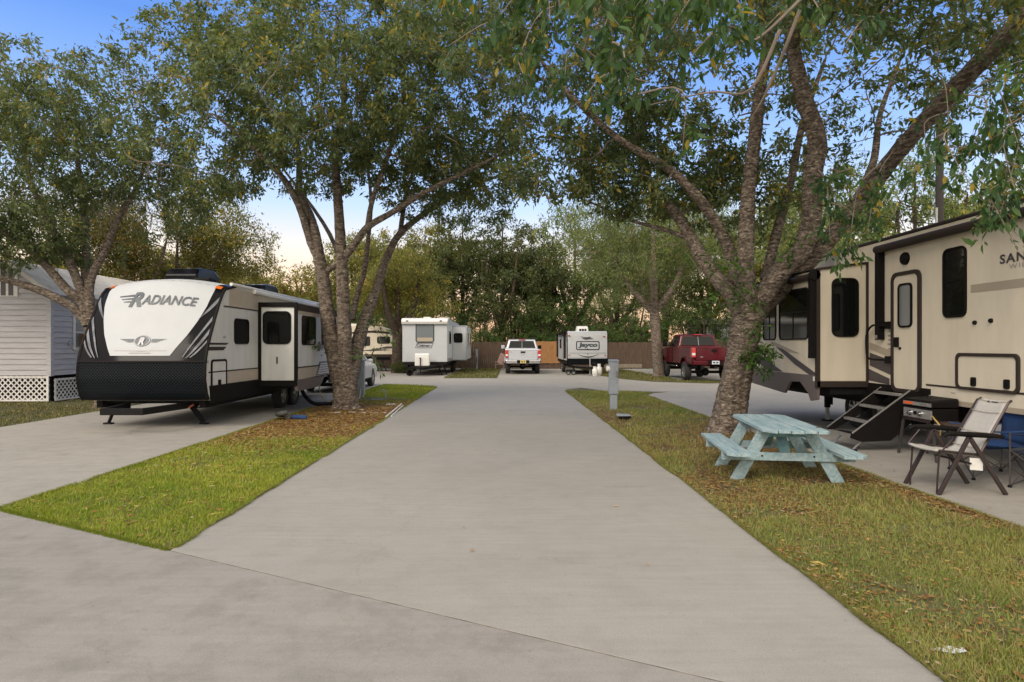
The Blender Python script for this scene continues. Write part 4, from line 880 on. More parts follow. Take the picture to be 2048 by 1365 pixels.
b = MB(); b.tube([(RX1 + .01, y, 2.93 - .0 * y) for y in (13.1, 20.6)], .035, 8); b.tube([(RX1 + .05, y, 2.86) for y in (14.2, 18.8)], .05, 10); b.build('awning_roller', 'white_p', rad, smooth=40)
window(rad, S, 13.28, 13.98, 1.70, 2.20, .08)
window(rad, S, 19.1, 20.1, 1.70, 2.30, .08)
h_ = MB().poly(S, rr(12.24, 12.86, .80, 1.34, .06), 0, .012).build('storage_hatch', 'white_wall', rad); MB().ring(S, rr(12.21, 12.89, .77, 1.37, .08), rr(12.25, 12.85, .81, 1.33, .05), 0, .022).build('hatch_frame', 'black_trim', h_)
MB().poly(S, rr(12.5, 12.58, .86, .96, .02), .01, .04).build('latch', 'black_trim', h_)
MB().poly(S, rr(12.75, 12.83, 1.80, 1.84, .015), 0, .02).poly(S, rr(12.02, 12.1, 1.30, 1.36, .01), 0, .012).build('outlet_cover', 'grey_p', rad)
# slide-out
SX, SY0, SY1, SZ0, SZ1 = -4.88, 14.57, 18.7, .80, 2.60
so = MB().box(RX1 - .1, SX, SY0, SY1, SZ0, SZ1).build('slide_out', 'white_wall', rad, bevel=.01)
f = PY(SY0, -1)
MB().ring(f, rr(RX1 + .0, SX + .03, SZ0 - .10, SZ1 + .05, .01, 1), rr(RX1 + .07, SX - .04, SZ0 + .03, SZ1 - .06, .01, 1), -.04, .03).build('corner_trim', 'black_trim', so)
window(so, f, -5.63, -5.02, 1.70, 2.42, .10)
MB().poly(f, [(-5.34, 1.22), (-5.31, 1.22), (-5.31, 1.38), (-5.34, 1.38)], 0, .012).build('label_strip', 'black_trim', so)
f = PX(SX, 1)
b = MB(); strip(f, b, [(SY0 + .03, 2.47), (SY1, 2.47), (SY1, 2.63), (SY0 + .03, 2.63)], .02); b.build('top_band', 'brown_trim', so)
b = MB(); strip(f, b, [(SY0 + .03, 2.38), (SY1, 2.38), (SY1, 2.47), (SY0 + .03, 2.47)], .008); strip(f, b, [(SY0 + .03, .83), (SY1, .83), (SY1, 1.12), (SY0 + .03, 1.12)], .006); b.build('beige_band', 'beige_band', so)
b = MB(); strip(f, b, [(SY0 + .03, 1.11), (16.4, 1.11), (16.4, 1.14), (SY0 + .03, 1.14)], .014); b.build('side_stripes', 'brown_trim', so)
b = MB(); b.poly(f, [(SY0, .58), (16.3, .58), (16.5, .66), (16.8, .86), (17.2, .86), (17.35, .62), (17.7, .62), (17.85, .86), (18.2, .86), (18.35, .66), (SY1, .6), (SY1, .84), (SY0, .84)], -.03, .035); b.build('skirt', 'taupe', so)
window(so, f, 14.98, 16.0, 1.68, 2.34, .06, vsplit=[(15.5, 1.68, 2.34)]); window(so, f, 16.6, 17.8, 1.68, 2.34, .06)
b = MB(); b.poly(f, circ(16.35, 1.62, .13, 20), 0, .012); 
for k in range(3): b.poly(f, [(16.5, 1.66 - k * .045), (17.3 - k * .1, 1.66 - k * .045), (17.3 - k * .1, 1.685 - k * .045), (16.5, 1.685 - k * .045)], 0, .01)
b.build('side_emblem', 'decal', so)
b = MB(); b.poly(f, [(16.05, .88), (16.4, 1.22), (18.2, 1.22), (18.2, .88)], 0, .014); vo = b.build('graphic_panel', 'taupe', so)
b = MB()
for k in range(5): b.poly(f, [(16.2 + k * .055, .90 + k * .06), (17.2, .90 + k * .06), (17.2, .94 + k * .06), (16.23 + k * .055, .94 + k * .06)], .012, .02)
b.build('louvre', 'white_wall', vo)
# running gear
b = MB(); b.box(RX0 + .15, RX0 + .27, RY + .3, RR, .42, .58); b.box(RX1 - .27, RX1 - .15, RY + .3, RR, .42, .58); b.box(RX0 + .2, RX1 - .2, 12.5, RR - .2, .5, .56)
for y in (13, 15.2, 18.2, 20): b.box(RX0 + .2, RX1 - .2, y, y + .08, .44, .56)
b.bar((RX0 + .75, RY + .35, .46), (RXC - .28, 11.3, .45), .09, .12); b.bar((RX1 - .55, RY + .35, .46), (RXC + .42, 11.3, .45), .09, .12); b.box(RXC - .32, RXC + .46, 11.24, 11.34, .39, .51)
b.build('chassis', 'frame', rad, bevel=.008)
b = MB(); b.bar((-6.52, 12.75, .56), (-6.2, 12.85, .07), .035, .10); b.box(-6.28, -6.12, 12.79, 12.91, .03, .06); b.build('stabiliser', 'frame', rad)
b = MB(); b.bar((-6.43, 12.775, .425), (-6.41, 12.78, .395), .04, .106); b.build('stabiliser_tape', 'amber', rad)
b = MB(); b.bar((-7.9, 12.75, .56), (-8.15, 12.85, .07), .055, .035); b.box(-8.24, -8.08, 12.79, 12.91, .03, .06); b.build('stabiliser', 'frame', rad)
for y in (16.2, 17.1):
    wheel(rad, (RX1 + .02, y, .37), (1, 0, 0), .345, .22, .21, spokes=5); wheel(rad, (RX0 - .02, y, .37), (-1, 0, 0), .345, .22, .21, spokes=5)
b = MB(); p, r_ = smooth_path([(-5.22, 15.95, .56), (-5.16, 16.1, .34), (-5.04, 16.4, .13), (-4.82, 16.7, .085), (-4.55, 16.9, .08), (-4.2, 17.2, .07)], [.05] * 6, 6); b.tube(p, r_, 10); so_h = b.build('sewer_hose', 'frame'); tag(so_h, 'black sewer hose curving from under the slide-out to the ash trunk', 'hose')
b = MB(); p, r_ = smooth_path([(-4.95, 16.6, .62), (-4.93, 16.65, .35), (-4.8, 16.75, .16), (-4.5, 17.1, .06), (-4.3, 17.9, .04), (-4.4, 18.8, .05), (-4.5, 19.4, .3)], [.014] * 7, 6); b.tube(p, r_, 6); o = b.build('extension_cable', mat('cord_tan', (.35, .30, .2), .6)); tag(o, 'thin tan power cord drooping behind the left ash to the pedestal', 'cord')

# ---------------------------------------------------------------- fifth-wheel trailer at right
FX = 6.33
fw5 = thing('fifth_wheel_trailer', 'tall beige fifth-wheel trailer with slide-out, entry door and awning', 'fifth-wheel trailer', (FX + 1.2, 9, .034))
TOPZ = 3.42
bodyp = [(3.0, 1.6), (5.9, 1.6), (6.3, .80), (14.6, .80), (15.4, 1.0), (15.6, 3.0), (15.2, TOPZ), (3.4, TOPZ + .0), (3.0, TOPZ - .4)]
MB().poly(PX(FX, 1), bodyp, 0, 2.44).build('body', 'beige_wall', fw5, bevel=.015)
S = PX(FX, -1)
b = MB(); b.tube([(FX + .01, 3.2, TOPZ), (FX + .01, 15.2, TOPZ)], .03, 8); b.box(FX, FX + 2.44, 3.4, 15.2, TOPZ + .001, TOPZ + .03); b.build('roof_edge', 'brown_trim', fw5, smooth=40)
b = MB(); b.tube([(FX - .10, 4.0, 3.25), (FX - .10, 10.5, 3.25)], .065, 14); b.box(FX - .10, FX + .0, 4.0, 10.5, 3.27, 3.30); aw = b.build('awning_roller', 'brown_trim', fw5, smooth=40)
b = MB(); b.box(FX - .12, FX - .005, 10.42, 10.52, 1.74, 3.30); b.build('awning_arm', 'black_trim', aw, bevel=.01)
MB().box(FX - .125, FX - .11, 10.44, 10.50, 1.76, 1.82).build('bracket', 'steel', aw)
# thin line and faded band
b = MB(); strip(S, b, [(6.4, 1.045), (9.4, 1.045), (9.4, 1.07), (6.4, 1.07)], .008); b.build('side_stripes', 'brown_trim', fw5)
b = MB(); strip(S, b, [(3.2, 2.36), (8.5, 2.36), (8.5, 2.47), (3.2, 2.47)], .003); strip(S, b, [(6.1, .80), (14.6, .80), (14.6, .87), (6.1, .87)], .004); b.build('tan_band', 'decal_tan', fw5)
b = MB(); strip(S, b, [(10.25, 1.40), (10.85, 1.52), (10.85, 1.30), (10.25, 1.16)], .008); strip(S, b, [(10.3, 1.10), (10.88, 1.24), (10.88, 1.04), (10.3, 1.0)], .008); b.build('brown_graphic', 'decal', fw5)
b = MB(); strip(S, b, [(10.25, 1.56), (10.85, 1.70), (10.85, 1.58), (10.25, 1.44)], .006); b.build('tan_graphic', 'decal_tan', fw5)
b = MB(); b.poly(S, [(9.3, .70), (15.2, .74), (15.4, 1.0), (9.3, 1.0)], -.02, .014); b.build('lower_skirt', 'black_trim', fw5)
window(fw5, S, 8.60, 9.0, 2.07, 3.0, .07, .03, split=[2.56])
MB().lathe((FX, 9.88, 3.02), (-1, 0, 0), [(.10, 0), (.10, .03), (.085, .05), (.06, .045), (.05, .06), (.02, .065)], 24).build('speaker', 'black_trim', fw5, smooth=40)
for y, z in ((8.42, 1.955), (8.14, 1.97)): MB().lathe((FX, y, z), (-1, 0, 0), [(.03, 0), (.03, .02), (.018, .035)], 14).build('cover_knob', 'black_trim', fw5, smooth=40)
# door
dr = MB().poly(S, rr(9.56, 10.16, .96, 2.76, .09), 0, .018).build('door', 'beige_wall', fw5)
MB().ring(S, rr(9.50, 10.22, .90, 2.82, .13), rr(9.56, 10.16, .96, 2.76, .09), 0, .035).build('door_frame', 'brown_trim', dr)
window(dr, S, 9.72, 10.0, 1.96, 2.60, .05, .03, d=.02, glass='glass_l')
MB().box(FX - .05, FX - .018, 10.02, 10.12, 1.62, 1.78).build('door_handle', 'black_trim', dr, bevel=.008)
MB().lathe((FX - .018, 9.99, 1.60), (-1, 0, 0), [(.022, 0), (.022, .02)], 12).build('lock', 'black_trim', dr)
MB().lathe((FX - .018, 9.97, .94), (-1, 0, 0), [(.016, 0), (.016, .015)], 10).build('hinge', 'black_trim', dr)
b = MB(); p, r_ = smooth_path([(FX - .02, 10.28, 1.98), (FX - .10, 10.4, 1.98), (FX - .10, 10.62, 1.98), (FX - .1, 10.78, 1.84), (FX - .1, 10.78, 1.52), (FX - .1, 10.70, 1.42), (FX - .10, 10.4, 1.41), (FX - .02, 10.28, 1.41)], [.018] * 8, 5); b.tube(p, r_, 8)
b.box(FX - .06, FX, 10.22, 10.34, 1.92, 2.04); b.box(FX - .06, FX, 10.22, 10.34, 1.35, 1.47); b.build('grab_handle', 'black_trim', fw5, smooth=40)
b = MB(); g_ = PX(FX, -1)
for k, (z, w) in enumerate(((1.86, .05), (1.79, .07), (1.72, .06), (1.65, .08), (1.57, .06))): strip(g_, b, [(10.27, z), (10.27 + w, z), (10.27 + w, z + .035), (10.27, z + .035)], .005)
b.build('sticker', 'decal_grey', fw5)
# storage hatch with two latches
h_ = MB().poly(S, rr(7.72, 8.72, 1.08, 1.50, .06), 0, .014).build('storage_hatch', 'beige_wall', fw5)
MB().ring(S, rr(7.68, 8.76, 1.04, 1.545, .08), rr(7.72, 8.72, 1.08, 1.50, .055), 0, .03).build('hatch_frame', 'brown_trim', h_)
for y in (8.42, 7.86): MB().poly(S, rr(y - .035, y + .035, 1.10, 1.22, .02), .012, .045).build('latch', 'black_trim', h_)
MB().poly(S, [(8.80, .97), (8.88, .97), (8.88, .98), (8.80, .98)], 0, .004).build('data_plate', 'decal_grey', fw5)
# lettering
b = MB(); text_on(b, "SAN", .115, lambda a, z: Vector((FX - .008, 7.995 - a, 2.69 + z)), bold=.004, space=1.15, width=.40); b.build('name_lettering', 'decal', fw5)
b = MB(); text_on(b, "WID", .06, lambda a, z: Vector((FX - .006, 7.85 - a, 2.61 + z)), bold=0, space=1.3, width=.28); b.build('sub_lettering', 'decal_grey', fw5)
# slide-out
SX, SY0, SY1, SZ0, SZ1 = 5.46, 10.92, 14.55, 1.02, 2.97
so = MB().poly(Pl((0, SY0, 0), (1, 0, 0), (0, 0, 1), (0, 1, 0)), [(SX, SZ0), (FX + .1, SZ0), (FX + .1, SZ1 + .12), (SX, SZ1)], 0, SY1 - SY0).build('slide_out', 'beige_wall', fw5, bevel=.01)
f = PY(SY0, -1)
b = MB(); b.box(FX - .035, FX + .02, SY0 - .03, SY0 + .03, .95, SZ1 + .12); b.box(SX - .03, SX + .03, SY0 - .02, SY0 + .05, .90, SZ1 + .02); b.bar((SX - .02, SY0 - .01, SZ1 + .01), (FX, SY0 - .01, SZ1 + .12), .04, .04); b.box(SX - .02, FX, SY0 - .02, SY0 + .02, SZ0 - .10, SZ0)
b.build('corner_trim', 'brown_trim', so)
window(so, f, 5.72, 6.14, 1.82, 2.80, .09)
f = PX(SX, -1)
for (u0, u1) in ((11.28, 12.42), (12.62, 13.2), (13.4, 14.3)): window(so, f, u0, u1, 1.78, 2.68, .07, .025, split=[2.27], vsplit=[((u0 + u1) / 2, 1.78, 2.27)])
b = MB(); b.poly(f, [(SY0, .70), (11.15, .66), (11.25, .80), (11.55, .98), (11.95, .96), (12.2, .72), (14.4, .86), (14.8, 1.12), (SY0, 1.12)], -.03, .02); b.build('skirt', 'taupe', so)
b = MB(); strip(f, b, [(11.0, 1.16), (12.3, 1.58), (12.6, 1.62), (11.8, 1.30), (11.0, 1.05)], .010); strip(f, b, [(12.3, 1.13), (13.6, 1.50), (13.6, 1.32), (13.0, 1.13)], .008); strip(f, b, [(13.25, 1.13), (14.5, 1.34), (14.5, 1.13)], .012); b.build('brown_graphic', 'decal', so)
b = MB(); strip(f, b, [(11.6, 1.50), (12.7, 1.72), (12.9, 1.70), (12.2, 1.52)], .006); strip(f, b, [(13.0, 1.62), (14.3, 1.72), (14.3, 1.60), (13.4, 1.50)], .006); b.build('tan_graphic', 'decal_tan', so)
b = MB(); b.tube([(SX - .06, SY0 + .02, 2.86), (SX - .06, 14.5, 2.86)], .06, 12); b.box(SX - .06, FX, SY0 + .1, 14.5, 2.985, 3.0, None); ar = b.build('awning_roller', 'brown_trim', so, smooth=40)
b = MB(); b.box(SX - .13, SX - .02, SY0 + .0, SY0 + .1, 1.42, 2.84); b.lathe((SX - .06, SY0 - .02, 2.88), (0, 1, 0), [(.10, 0), (.10, .05)], 18); b.build('awning_arm', 'black_trim', ar, bevel=.008)
MB().poly(f, rr(SY0 + .06, SY0 + .12, 1.02, 1.10, .008), .02, .03).build('reflector', 'white_p', so)
# underside and wheels
b = MB(); b.box(FX + .35, FX + .50, 6.4, 15, .58, .80); b.box(FX + 1.95, FX + 2.1, 6.4, 15, .58, .80); b.box(5.7, FX + 2.3, 10.97, 14.5, .78, 1.0); b.box(FX + .3, FX + 2.2, 6.6, 14.6, .70, .79)
b.box(FX + .0, FX + .35, 9.55, 10.3, .74, .90)
b.build('chassis', 'frame', fw5, bevel=.01)
for y in (11.35, 12.3): wheel(fw5, (6.86, y, .415), (-1, 0, 0), .385, .23, .22, spokes=6); wheel(fw5, (8.3, y, .415), (1, 0, 0), .385, .23, .22, spokes=6)
for (x, y) in ((6.9, 13.4), (8.4, 13.4), (6.9, 7.2)):
    b = MB(); b.box(x - .045, x + .045, y - .045, y + .045, .32, .80); b.box(x - .09, x + .09, y - .09, y + .09, .034, .06); b.box(x + .045, x + .10, y - .04, y + .03, .38, .62); jo = b.build('landing_leg', 'frame', fw5); MB().box(x - .03, x + .03, y - .03, y + .03, .05, .34).build('inner_tube', 'steel', jo)
# entry steps
b = MB(); zt = [.90, .69, .48, .27]; xt = [6.02, 5.78, 5.53, 5.28]
so5 = MB().box(6.10, 6.33, 9.515, 10.19, .86, .90).build('entry_steps', 'black_trim', fw5)
for y in (9.5, 10.2):
    stp = MB(); stp.poly(PY(y, -1), [(6.33, .93), (6.12, .96), (5.26, .31), (5.24, .24), (5.42, .18), (5.85, .20), (6.33, .62)] if y < 10 else [(6.33, .93), (6.12, .96), (5.26, .31), (5.26, .27), (5.32, .25), (6.33, .86)], -.012, .012); stp.build('stringer', 'black_trim', so5)
for x, z in zip(xt, zt):
    MB().box(x, x + .26, 9.515, 10.19, z - .028, z).build('tread', 'frame', so5); MB().box(x - .018, x + .06, 9.512, 10.192, z - .03, z + .008).build('tread_nosing', 'steel', so5)
for y in (9.56, 10.14):
    MB().bar((5.52, y, .27), (5.36 - .05, y, .055), .022).build('step_leg', 'steel', so5)
    MB().box(5.25, 5.36, y - .04, y + .04, .034, .06).build('foot_pad', 'frame', so5)
for y in (9.487, 10.213): MB().bar((6.14, y, .965), (5.26, y, .315), .012, .02).build('stringer_edge', 'steel', so5)
# ================================================================ the two white trailers, the beige one
def lapped(parent, pl, u0, u1, v0, v1, step, m, name='siding', depth=.012, d0=0.):
    b = MB(); v = v0
    while v < v1 - 1e-4:
        w = min(step, v1 - v); vs = [pl.at(u, vv, d) for u in (u0, u1) for vv, d in ((v, d0), (v, d0 + depth), (v + w, d0 + .002), (v + w, d0))]
        b.add(vs, [(0, 1, 5, 4), (1, 2, 6, 5), (2, 3, 7, 6), (0, 3, 2, 1), (4, 5, 6, 7)]); v += w
    return b.build(name, m, parent)
# boxy white trailer
CX0, CX1, CY, CB = -5.53, -3.12, 33.5, 42.0
cm = thing('travel_trailer', 'boxy white trailer with a front window and Coleman lettering', 'travel trailer', ((CX0 + CX1) / 2, CY, .03))
MB().poly(PX(CX0, 1), [(CY, .75), (CY, 2.98), (CY + .1, 3.08), (CB, 3.08), (CB, .75)], 0, CX1 - CX0).build('body', 'white_gel', cm, bevel=.03)
MB().poly(PX(CX0 - .03, 1), [(CY - .12, 2.78), (CY - .18, 2.92), (CY - .05, 3.08), (CY + .3, 3.12), (CY + .3, 2.80)], 0, CX1 - CX0 + .06).build('roof_cap', 'white_p', cm, bevel=.02)
b = MB()
for x in (-5.25, -3.45): MB().box(x - .06, x + .06, CY - .19, CY - .12, 2.92, 2.98).build('marker_light', 'decal', cm)
MB().box(-4.5, -4.1, 34.2, 34.8, 3.10, 3.20).build('roof_vent', 'white_p', cm, bevel=.03); MB().box(-3.9, -3.3, 36.6, 37.4, 3.08, 3.3).build('air_conditioner', 'white_p', cm, bevel=.05)
f = PY(CY, -1)
window(cm, f, -4.78, -3.86, 1.83, 2.78, .10, .035, glass='glass_l'); 
b = MB(); b.poly(f, rr(-4.74, -3.90, 1.86, 2.06, .05), .008, .014); b.build('window_shade', 'decal_tan', cm)
b = MB(); para = [(-4.84, 1.50), (-3.96, 1.50), (-3.86, 1.77), (-4.76, 1.77)]; ip = [(-4.81, 1.525), (-3.98, 1.525), (-3.895, 1.745), (-4.74, 1.745)]; b.ring(f, para, ip, 0, .012); lo = b.build('badge_outline', 'decal', cm)
b = MB(); text_on(b, "Coleman", .16, lambda a, z: Vector((-4.74 + a, CY - .012, 1.57 + z)), bold=.006, shear=.15, width=.68); b.poly(f, circ(-3.99, 1.62, .028, 10), 0, .012); b.build('name_lettering', 'decal', cm)
b = MB(); b.box(-4.76, -4.0, CY - .75, CY - .35, .56, 1.10); b.poly(PX(-4.76, 1), [(CY - .75, 1.10), (CY - .68, 1.22), (CY - .42, 1.22), (CY - .35, 1.10)], 0, .76); b.build('propane_cover', 'white_p', cm, bevel=.04)
b = MB(); b.lathe((-4.45, CY - .85, .2), (0, 0, 1), [(.03, 0), (.03, .75), (.05, .76), (.05, .8)], 8); b.bar((CX0 + .4, CY + .1, .5), (-4.35, CY - 1.4, .45), .1, .12); b.bar((CX1 - .4, CY + .1, .5), (-4.3, CY - 1.4, .45), .1, .12)
b.box(CX0 + .2, CX0 + .3, CY, CB, .45, .72); b.box(CX1 - .3, CX1 - .2, CY, CB, .45, .72); b.box(CX0 + .05, CX1 - .05, CY + .02, CB - .1, .60, .76)
b.build('chassis', 'frame', cm); 
for sgn, x in ((1, -5.1), (-1, -3.4)):
    b = MB(); b.bar((x, CY + .5, .6), (x + .22 * sgn * -1, CY + .45, .06), .05); b.bar((x + .3 * sgn, CY + .5, .6), (x - .05, CY + .45, .06), .05); b.box(x - .25, x + .1, CY + .35, CY + .55, .03, .06); b.build('stabiliser', 'frame', cm)
MT['pine'] = mat('weathered_pine', (.22, .16, .11), .85, var=.3, vs=6)
lapped(cm, PX(CX1, 1), CY + .05, CB, .95, 2.75, .1, 'white_wall')
S = PX(CX1, 1); window(cm, S, 34.6, 35.5, 1.75, 2.4, .06, d=.014)
b = MB(); strip(S, b, [(33.6, .76), (CB, .76), (CB, .95), (33.6, .95)], .016); b.build('lower_skirt', 'decal_grey', cm)
for y in (38.3, 39.2): wheel(cm, (CX1 - .03, y, .37), (1, 0, 0), .34, .2, .2)
so = MB().box(CX1 - .05, -2.28, 36.4, 41.2, .82, 2.76).build('slide_out', 'white_gel', cm, bevel=.01)
b = MB(); b.ring(PY(36.4, -1), rr(CX1, -2.25, .78, 2.80, .01, 1), rr(CX1 + .05, -2.31, .84, 2.73, .01, 1), -.02, .02); b.build('corner_trim', 'grey_p', so)
window(so, PY(36.4, -1), -2.99, -2.53, 1.83, 2.33, .08, .03, split=[2.05])
S = PX(-2.28, 1); lapped(so, S, 36.5, 41.2, .85, 2.7, .1, 'white_wall'); window(so, S, 37.0, 38.4, 1.65, 2.4, .05, d=.014, framem='white_p'); window(so, S, 39.2, 40.8, 1.65, 2.4, .05, d=.014, framem='white_p')
for (x, y, lab) in ((-5.05, 32.9, 'round rusty wheel chock leaning under the left front corner of the boxy white trailer'),):
    o = MB().lathe((x, y, .22), (.2, -1, .1), [(.19, 0), (.19, .07), (.12, .08), (.12, .0)], 18).build('chock_wheel', 'frame'); tag(o, lab, 'wheel')

# small white single-axle trailer with ribbed front
JX0, JX1, JY, JB = 3.42, 5.66, 34.6, 40.6
jy = thing('travel_trailer', 'small ribbed white trailer with Jayco badge and black lower front', 'travel trailer', ((JX0 + JX1) / 2, JY, .03))
jp = [(.62, .10), (1.0, .0), (1.7, .0), (2.2, .05), (2.36, .12), (2.43, .26)]
MB().poly(PX(JX0, 1), [(JY + y, z) for z, y in jp] + [(JB - .2, 2.43), (JB, 2.2), (JB, .62)], 0, JX1 - JX0).build('body', 'white_wall', jy, bevel=.025)
def jF(z):
    for (a, b_), (c, d) in zip(jp, jp[1:]):
        if z <= c: return b_ + (d - b_) * max(0, (z - a) / (c - a))
    return jp[-1][1]
b = MB(); z = .93
while z < 2.36:
    w = .062; b.add([(x, JY + jF(zz) - d, zz) for x in (JX0 + .03, JX1 - .03) for zz, d in ((z, .002), (z, .018), (z + w, .006), (z + w, .002))], [(0, 1, 5, 4), (1, 2, 6, 5), (0, 3, 2, 1), (4, 5, 6, 7)]); z += w
b.build('siding', 'white_gel', jy)
b = MB(); b.grid(lambda u, v: Vector((JX0 - .005 + (JX1 - JX0 + .01) * u, JY + jF(.62 + .29 * v) - .02, .62 + .29 * v)), 2, 6); b.build('stone_guard', 'plate', jy)
b = MB()
for x in (JX0, JX1): b.tube([(x, JY + jF(z) - .01, z) for z in (.62, 1.0, 1.7, 2.2, 2.36, 2.43)], .022, 6)
b.build('edge_trim', 'black_trim', jy)
f = PY(JY, -1)
b = MB(); b.ring(f, rr(3.91, 5.2, 1.39, 1.88, .08), rr(3.955, 5.155, 1.435, 1.835, .06), .0, .032); b.poly(f, [(4.5, 1.42), (4.55, 1.49), (4.60, 1.42)], 0, .032); bo = b.build('badge_outline', 'black_trim', jy)
b = MB(); b.poly(f, rr(3.955, 5.155, 1.435, 1.835, .06), .0, .022); b.build('badge_plate', 'white_gel', bo)
b = MB(); text_on(b, "Jayco", .22, lambda a, z: Vector((4.03 + a, JY - .034, 1.575 + z)), bold=.016, shear=.1, width=1.06); b.build('name_lettering', 'decal_blue', jy)
b = MB()   # bird-like swoosh above the badge
for pts in ([(4.16, 2.17), (4.30, 2.10), (4.50, 2.09), (4.66, 2.12), (4.74, 2.06), (4.86, 2.03), (4.70, 2.02), (4.58, 1.99), (4.42, 1.98), (4.30, 2.02), (4.24, 2.06), (4.36, 2.03), (4.50, 2.02), (4.58, 2.05), (4.44, 2.06), (4.30, 2.07)],):
    b.poly(f, pts, 0, .03)
b.build('bird_emblem', 'decal', jy)
b = MB(); n = 14; up_ = [(3.96 + 1.2 * k / n, 1.17 - .14 * math.sin(math.pi * k / n)) for k in range(n + 1)]; dn = [(3.96 + 1.2 * k / n, 1.165 - .19 * math.sin(math.pi * k / n)) for k in range(n, -1, -1)]
b.poly(f, up_ + dn, 0, .03); b.poly(f, [(3.5, 1.215), (5.6, 1.215), (5.6, 1.225), (3.5, 1.225)], 0, .026); b.poly(f, [(4.54, 1.10), (4.57, 1.10), (4.57, 1.21), (4.54, 1.21)], 0, .03); b.build('smile_stripe', 'decal', jy)
for x, z in ((3.52, 2.16), (5.45, 2.12), (3.53, 1.08), (5.52, 1.06)): MB().box(x - .05, x + .05, JY - .03, JY + jF(z) + .02, z, z + .05).build('marker_light', 'redlens', jy)
S = PX(JX0, -1); 
b = MB(); b.poly(S, [(JY + .1, .64), (JB, .64), (JB, .8), (JY + .05, .8)], 0, .02); b.build('lower_skirt', 'black_trim', jy)
window(jy, S, 35.5, 36.2, 1.5, 2.0, .05); window(jy, S, 38.2, 39.2, 1.5, 2.0, .05)
dj = MB().poly(S, rr(36.7, 37.4, .75, 2.2, .06), 0, .02).build('door', 'white_wall', jy); MB().ring(S, rr(36.66, 37.44, .71, 2.24, .08), rr(36.7, 37.4, .75, 2.2, .06), 0, .03).build('door_frame', 'black_trim', dj)
b = MB()
for k in range(5): b.poly(S, [(34.9 + k * .8, 1.9 - .1 * k), (35.2 + k * .8, 2.2), (35.3 + k * .8, 2.2), (35.02 + k * .8, 1.8 - .1 * k)], 0, .006)
b.build('side_graphic', 'decal', jy)
b = MB(); b.tube([(JX0 - .12, 34.9, 2.34), (JX0 - .12, 40.2, 2.34)], .055, 10); b.box(JX0 - .14, JX0, 34.9, 40.2, 2.38, 2.41); b.box(JX0 - .14, JX0 - .04, 35.0, 35.08, .9, 2.34); b.box(JX0 - .14, JX0 - .04, 40.1, 40.18, .9, 2.34); b.build('awning', 'black_trim', jy)
ac_unit(jy, 4.45, 36.0, 2.43, .68, .8, .33, 'white_p')
wheel(jy, (JX0 + .0, 37.9, .36), (-1, 0, 0), .33, .2, .19); wheel(jy, (JX1, 37.9, .36), (1, 0, 0), .33, .2, .19)
b = MB(); b.box(JX0 + .2, JX0 + .28, JY, JB, .42, .62); b.box(JX1 - .28, JX1 - .2, JY, JB, .42, .62); b.bar((JX0 + .35, JY + .3, .45), (4.50, 33.5, .42), .09, .1); b.bar((JX1 - .35, JY + .3, .45), (4.58, 33.5, .42), .09, .1); b.box(4.45, 4.63, 33.25, 33.55, .38, .5); b.box(JX0 + .1, JX1 - .1, JY + .1, JB, .56, .63)
b.build('chassis', 'frame', jy)
MB().lathe((4.56, 33.75, .06), (0, 0, 1), [(.1, 0), (.1, .03), (.035, .04), (.035, .85), (.05, .86), (.05, .9)], 10).build('tongue_jack', 'steel', jy)
MB().box(4.72, 5.0, 33.9, 34.2, .5, .72).build('battery_box', 'frame', jy, bevel=.01)
for x in (3.75, 5.35): MB().bar((x, 34.9, .5), (x + (.2 if x < 4 else -.2), 34.85, .04), .06).build('stabiliser', 'frame', jy)
def cylinder_tank(x, y, k, lab):
    t = thing('propane_cylinder', lab, 'gas cylinder', (x, y, .03), 'gas cylinders')
    MB().lathe((x, y, .03), (0, 0, 1), [(.12, 0), (.12, .05), (.15, .08), (.155, .2 * k), (.155, .28 * k), (.13, .36 * k), (.05, .40 * k)], 18).build('tank', 'white_p', t, smooth=60)
    c = MB(); c.ring(PZ(0), circ(x, y, .09, 14), circ(x, y, .08, 14), .03 + .38 * k, .03 + .50 * k); c.build('collar', 'white_p', t); MB().lathe((x, y, .03 + .38 * k), (0, 0, 1), [(.02, 0), (.02, .06), (.03, .07), (.03, .09)], 8).build('valve', 'chrome', t); return t
cylinder_tank(4.72, 33.0, 1.0, 'shorter front white gas cylinder before the small ribbed trailer'); cylinder_tank(5.02, 33.5, 1.25, 'taller white gas cylinder standing behind the shorter one')
t = thing('wheel_dolly', 'small black wheeled jack under the left corner of the small ribbed trailer', 'dolly', (3.55, 34.1, .03)); MB().box(3.3, 3.8, 34.0, 34.25, .12, .34).build('frame', 'frame', t, bevel=.02); wheel(t, (3.42, 33.96, .14), (0, -1, 0), .11, .06, .06); wheel(t, (3.7, 33.96, .14), (0, -1, 0), .11, .06, .06)

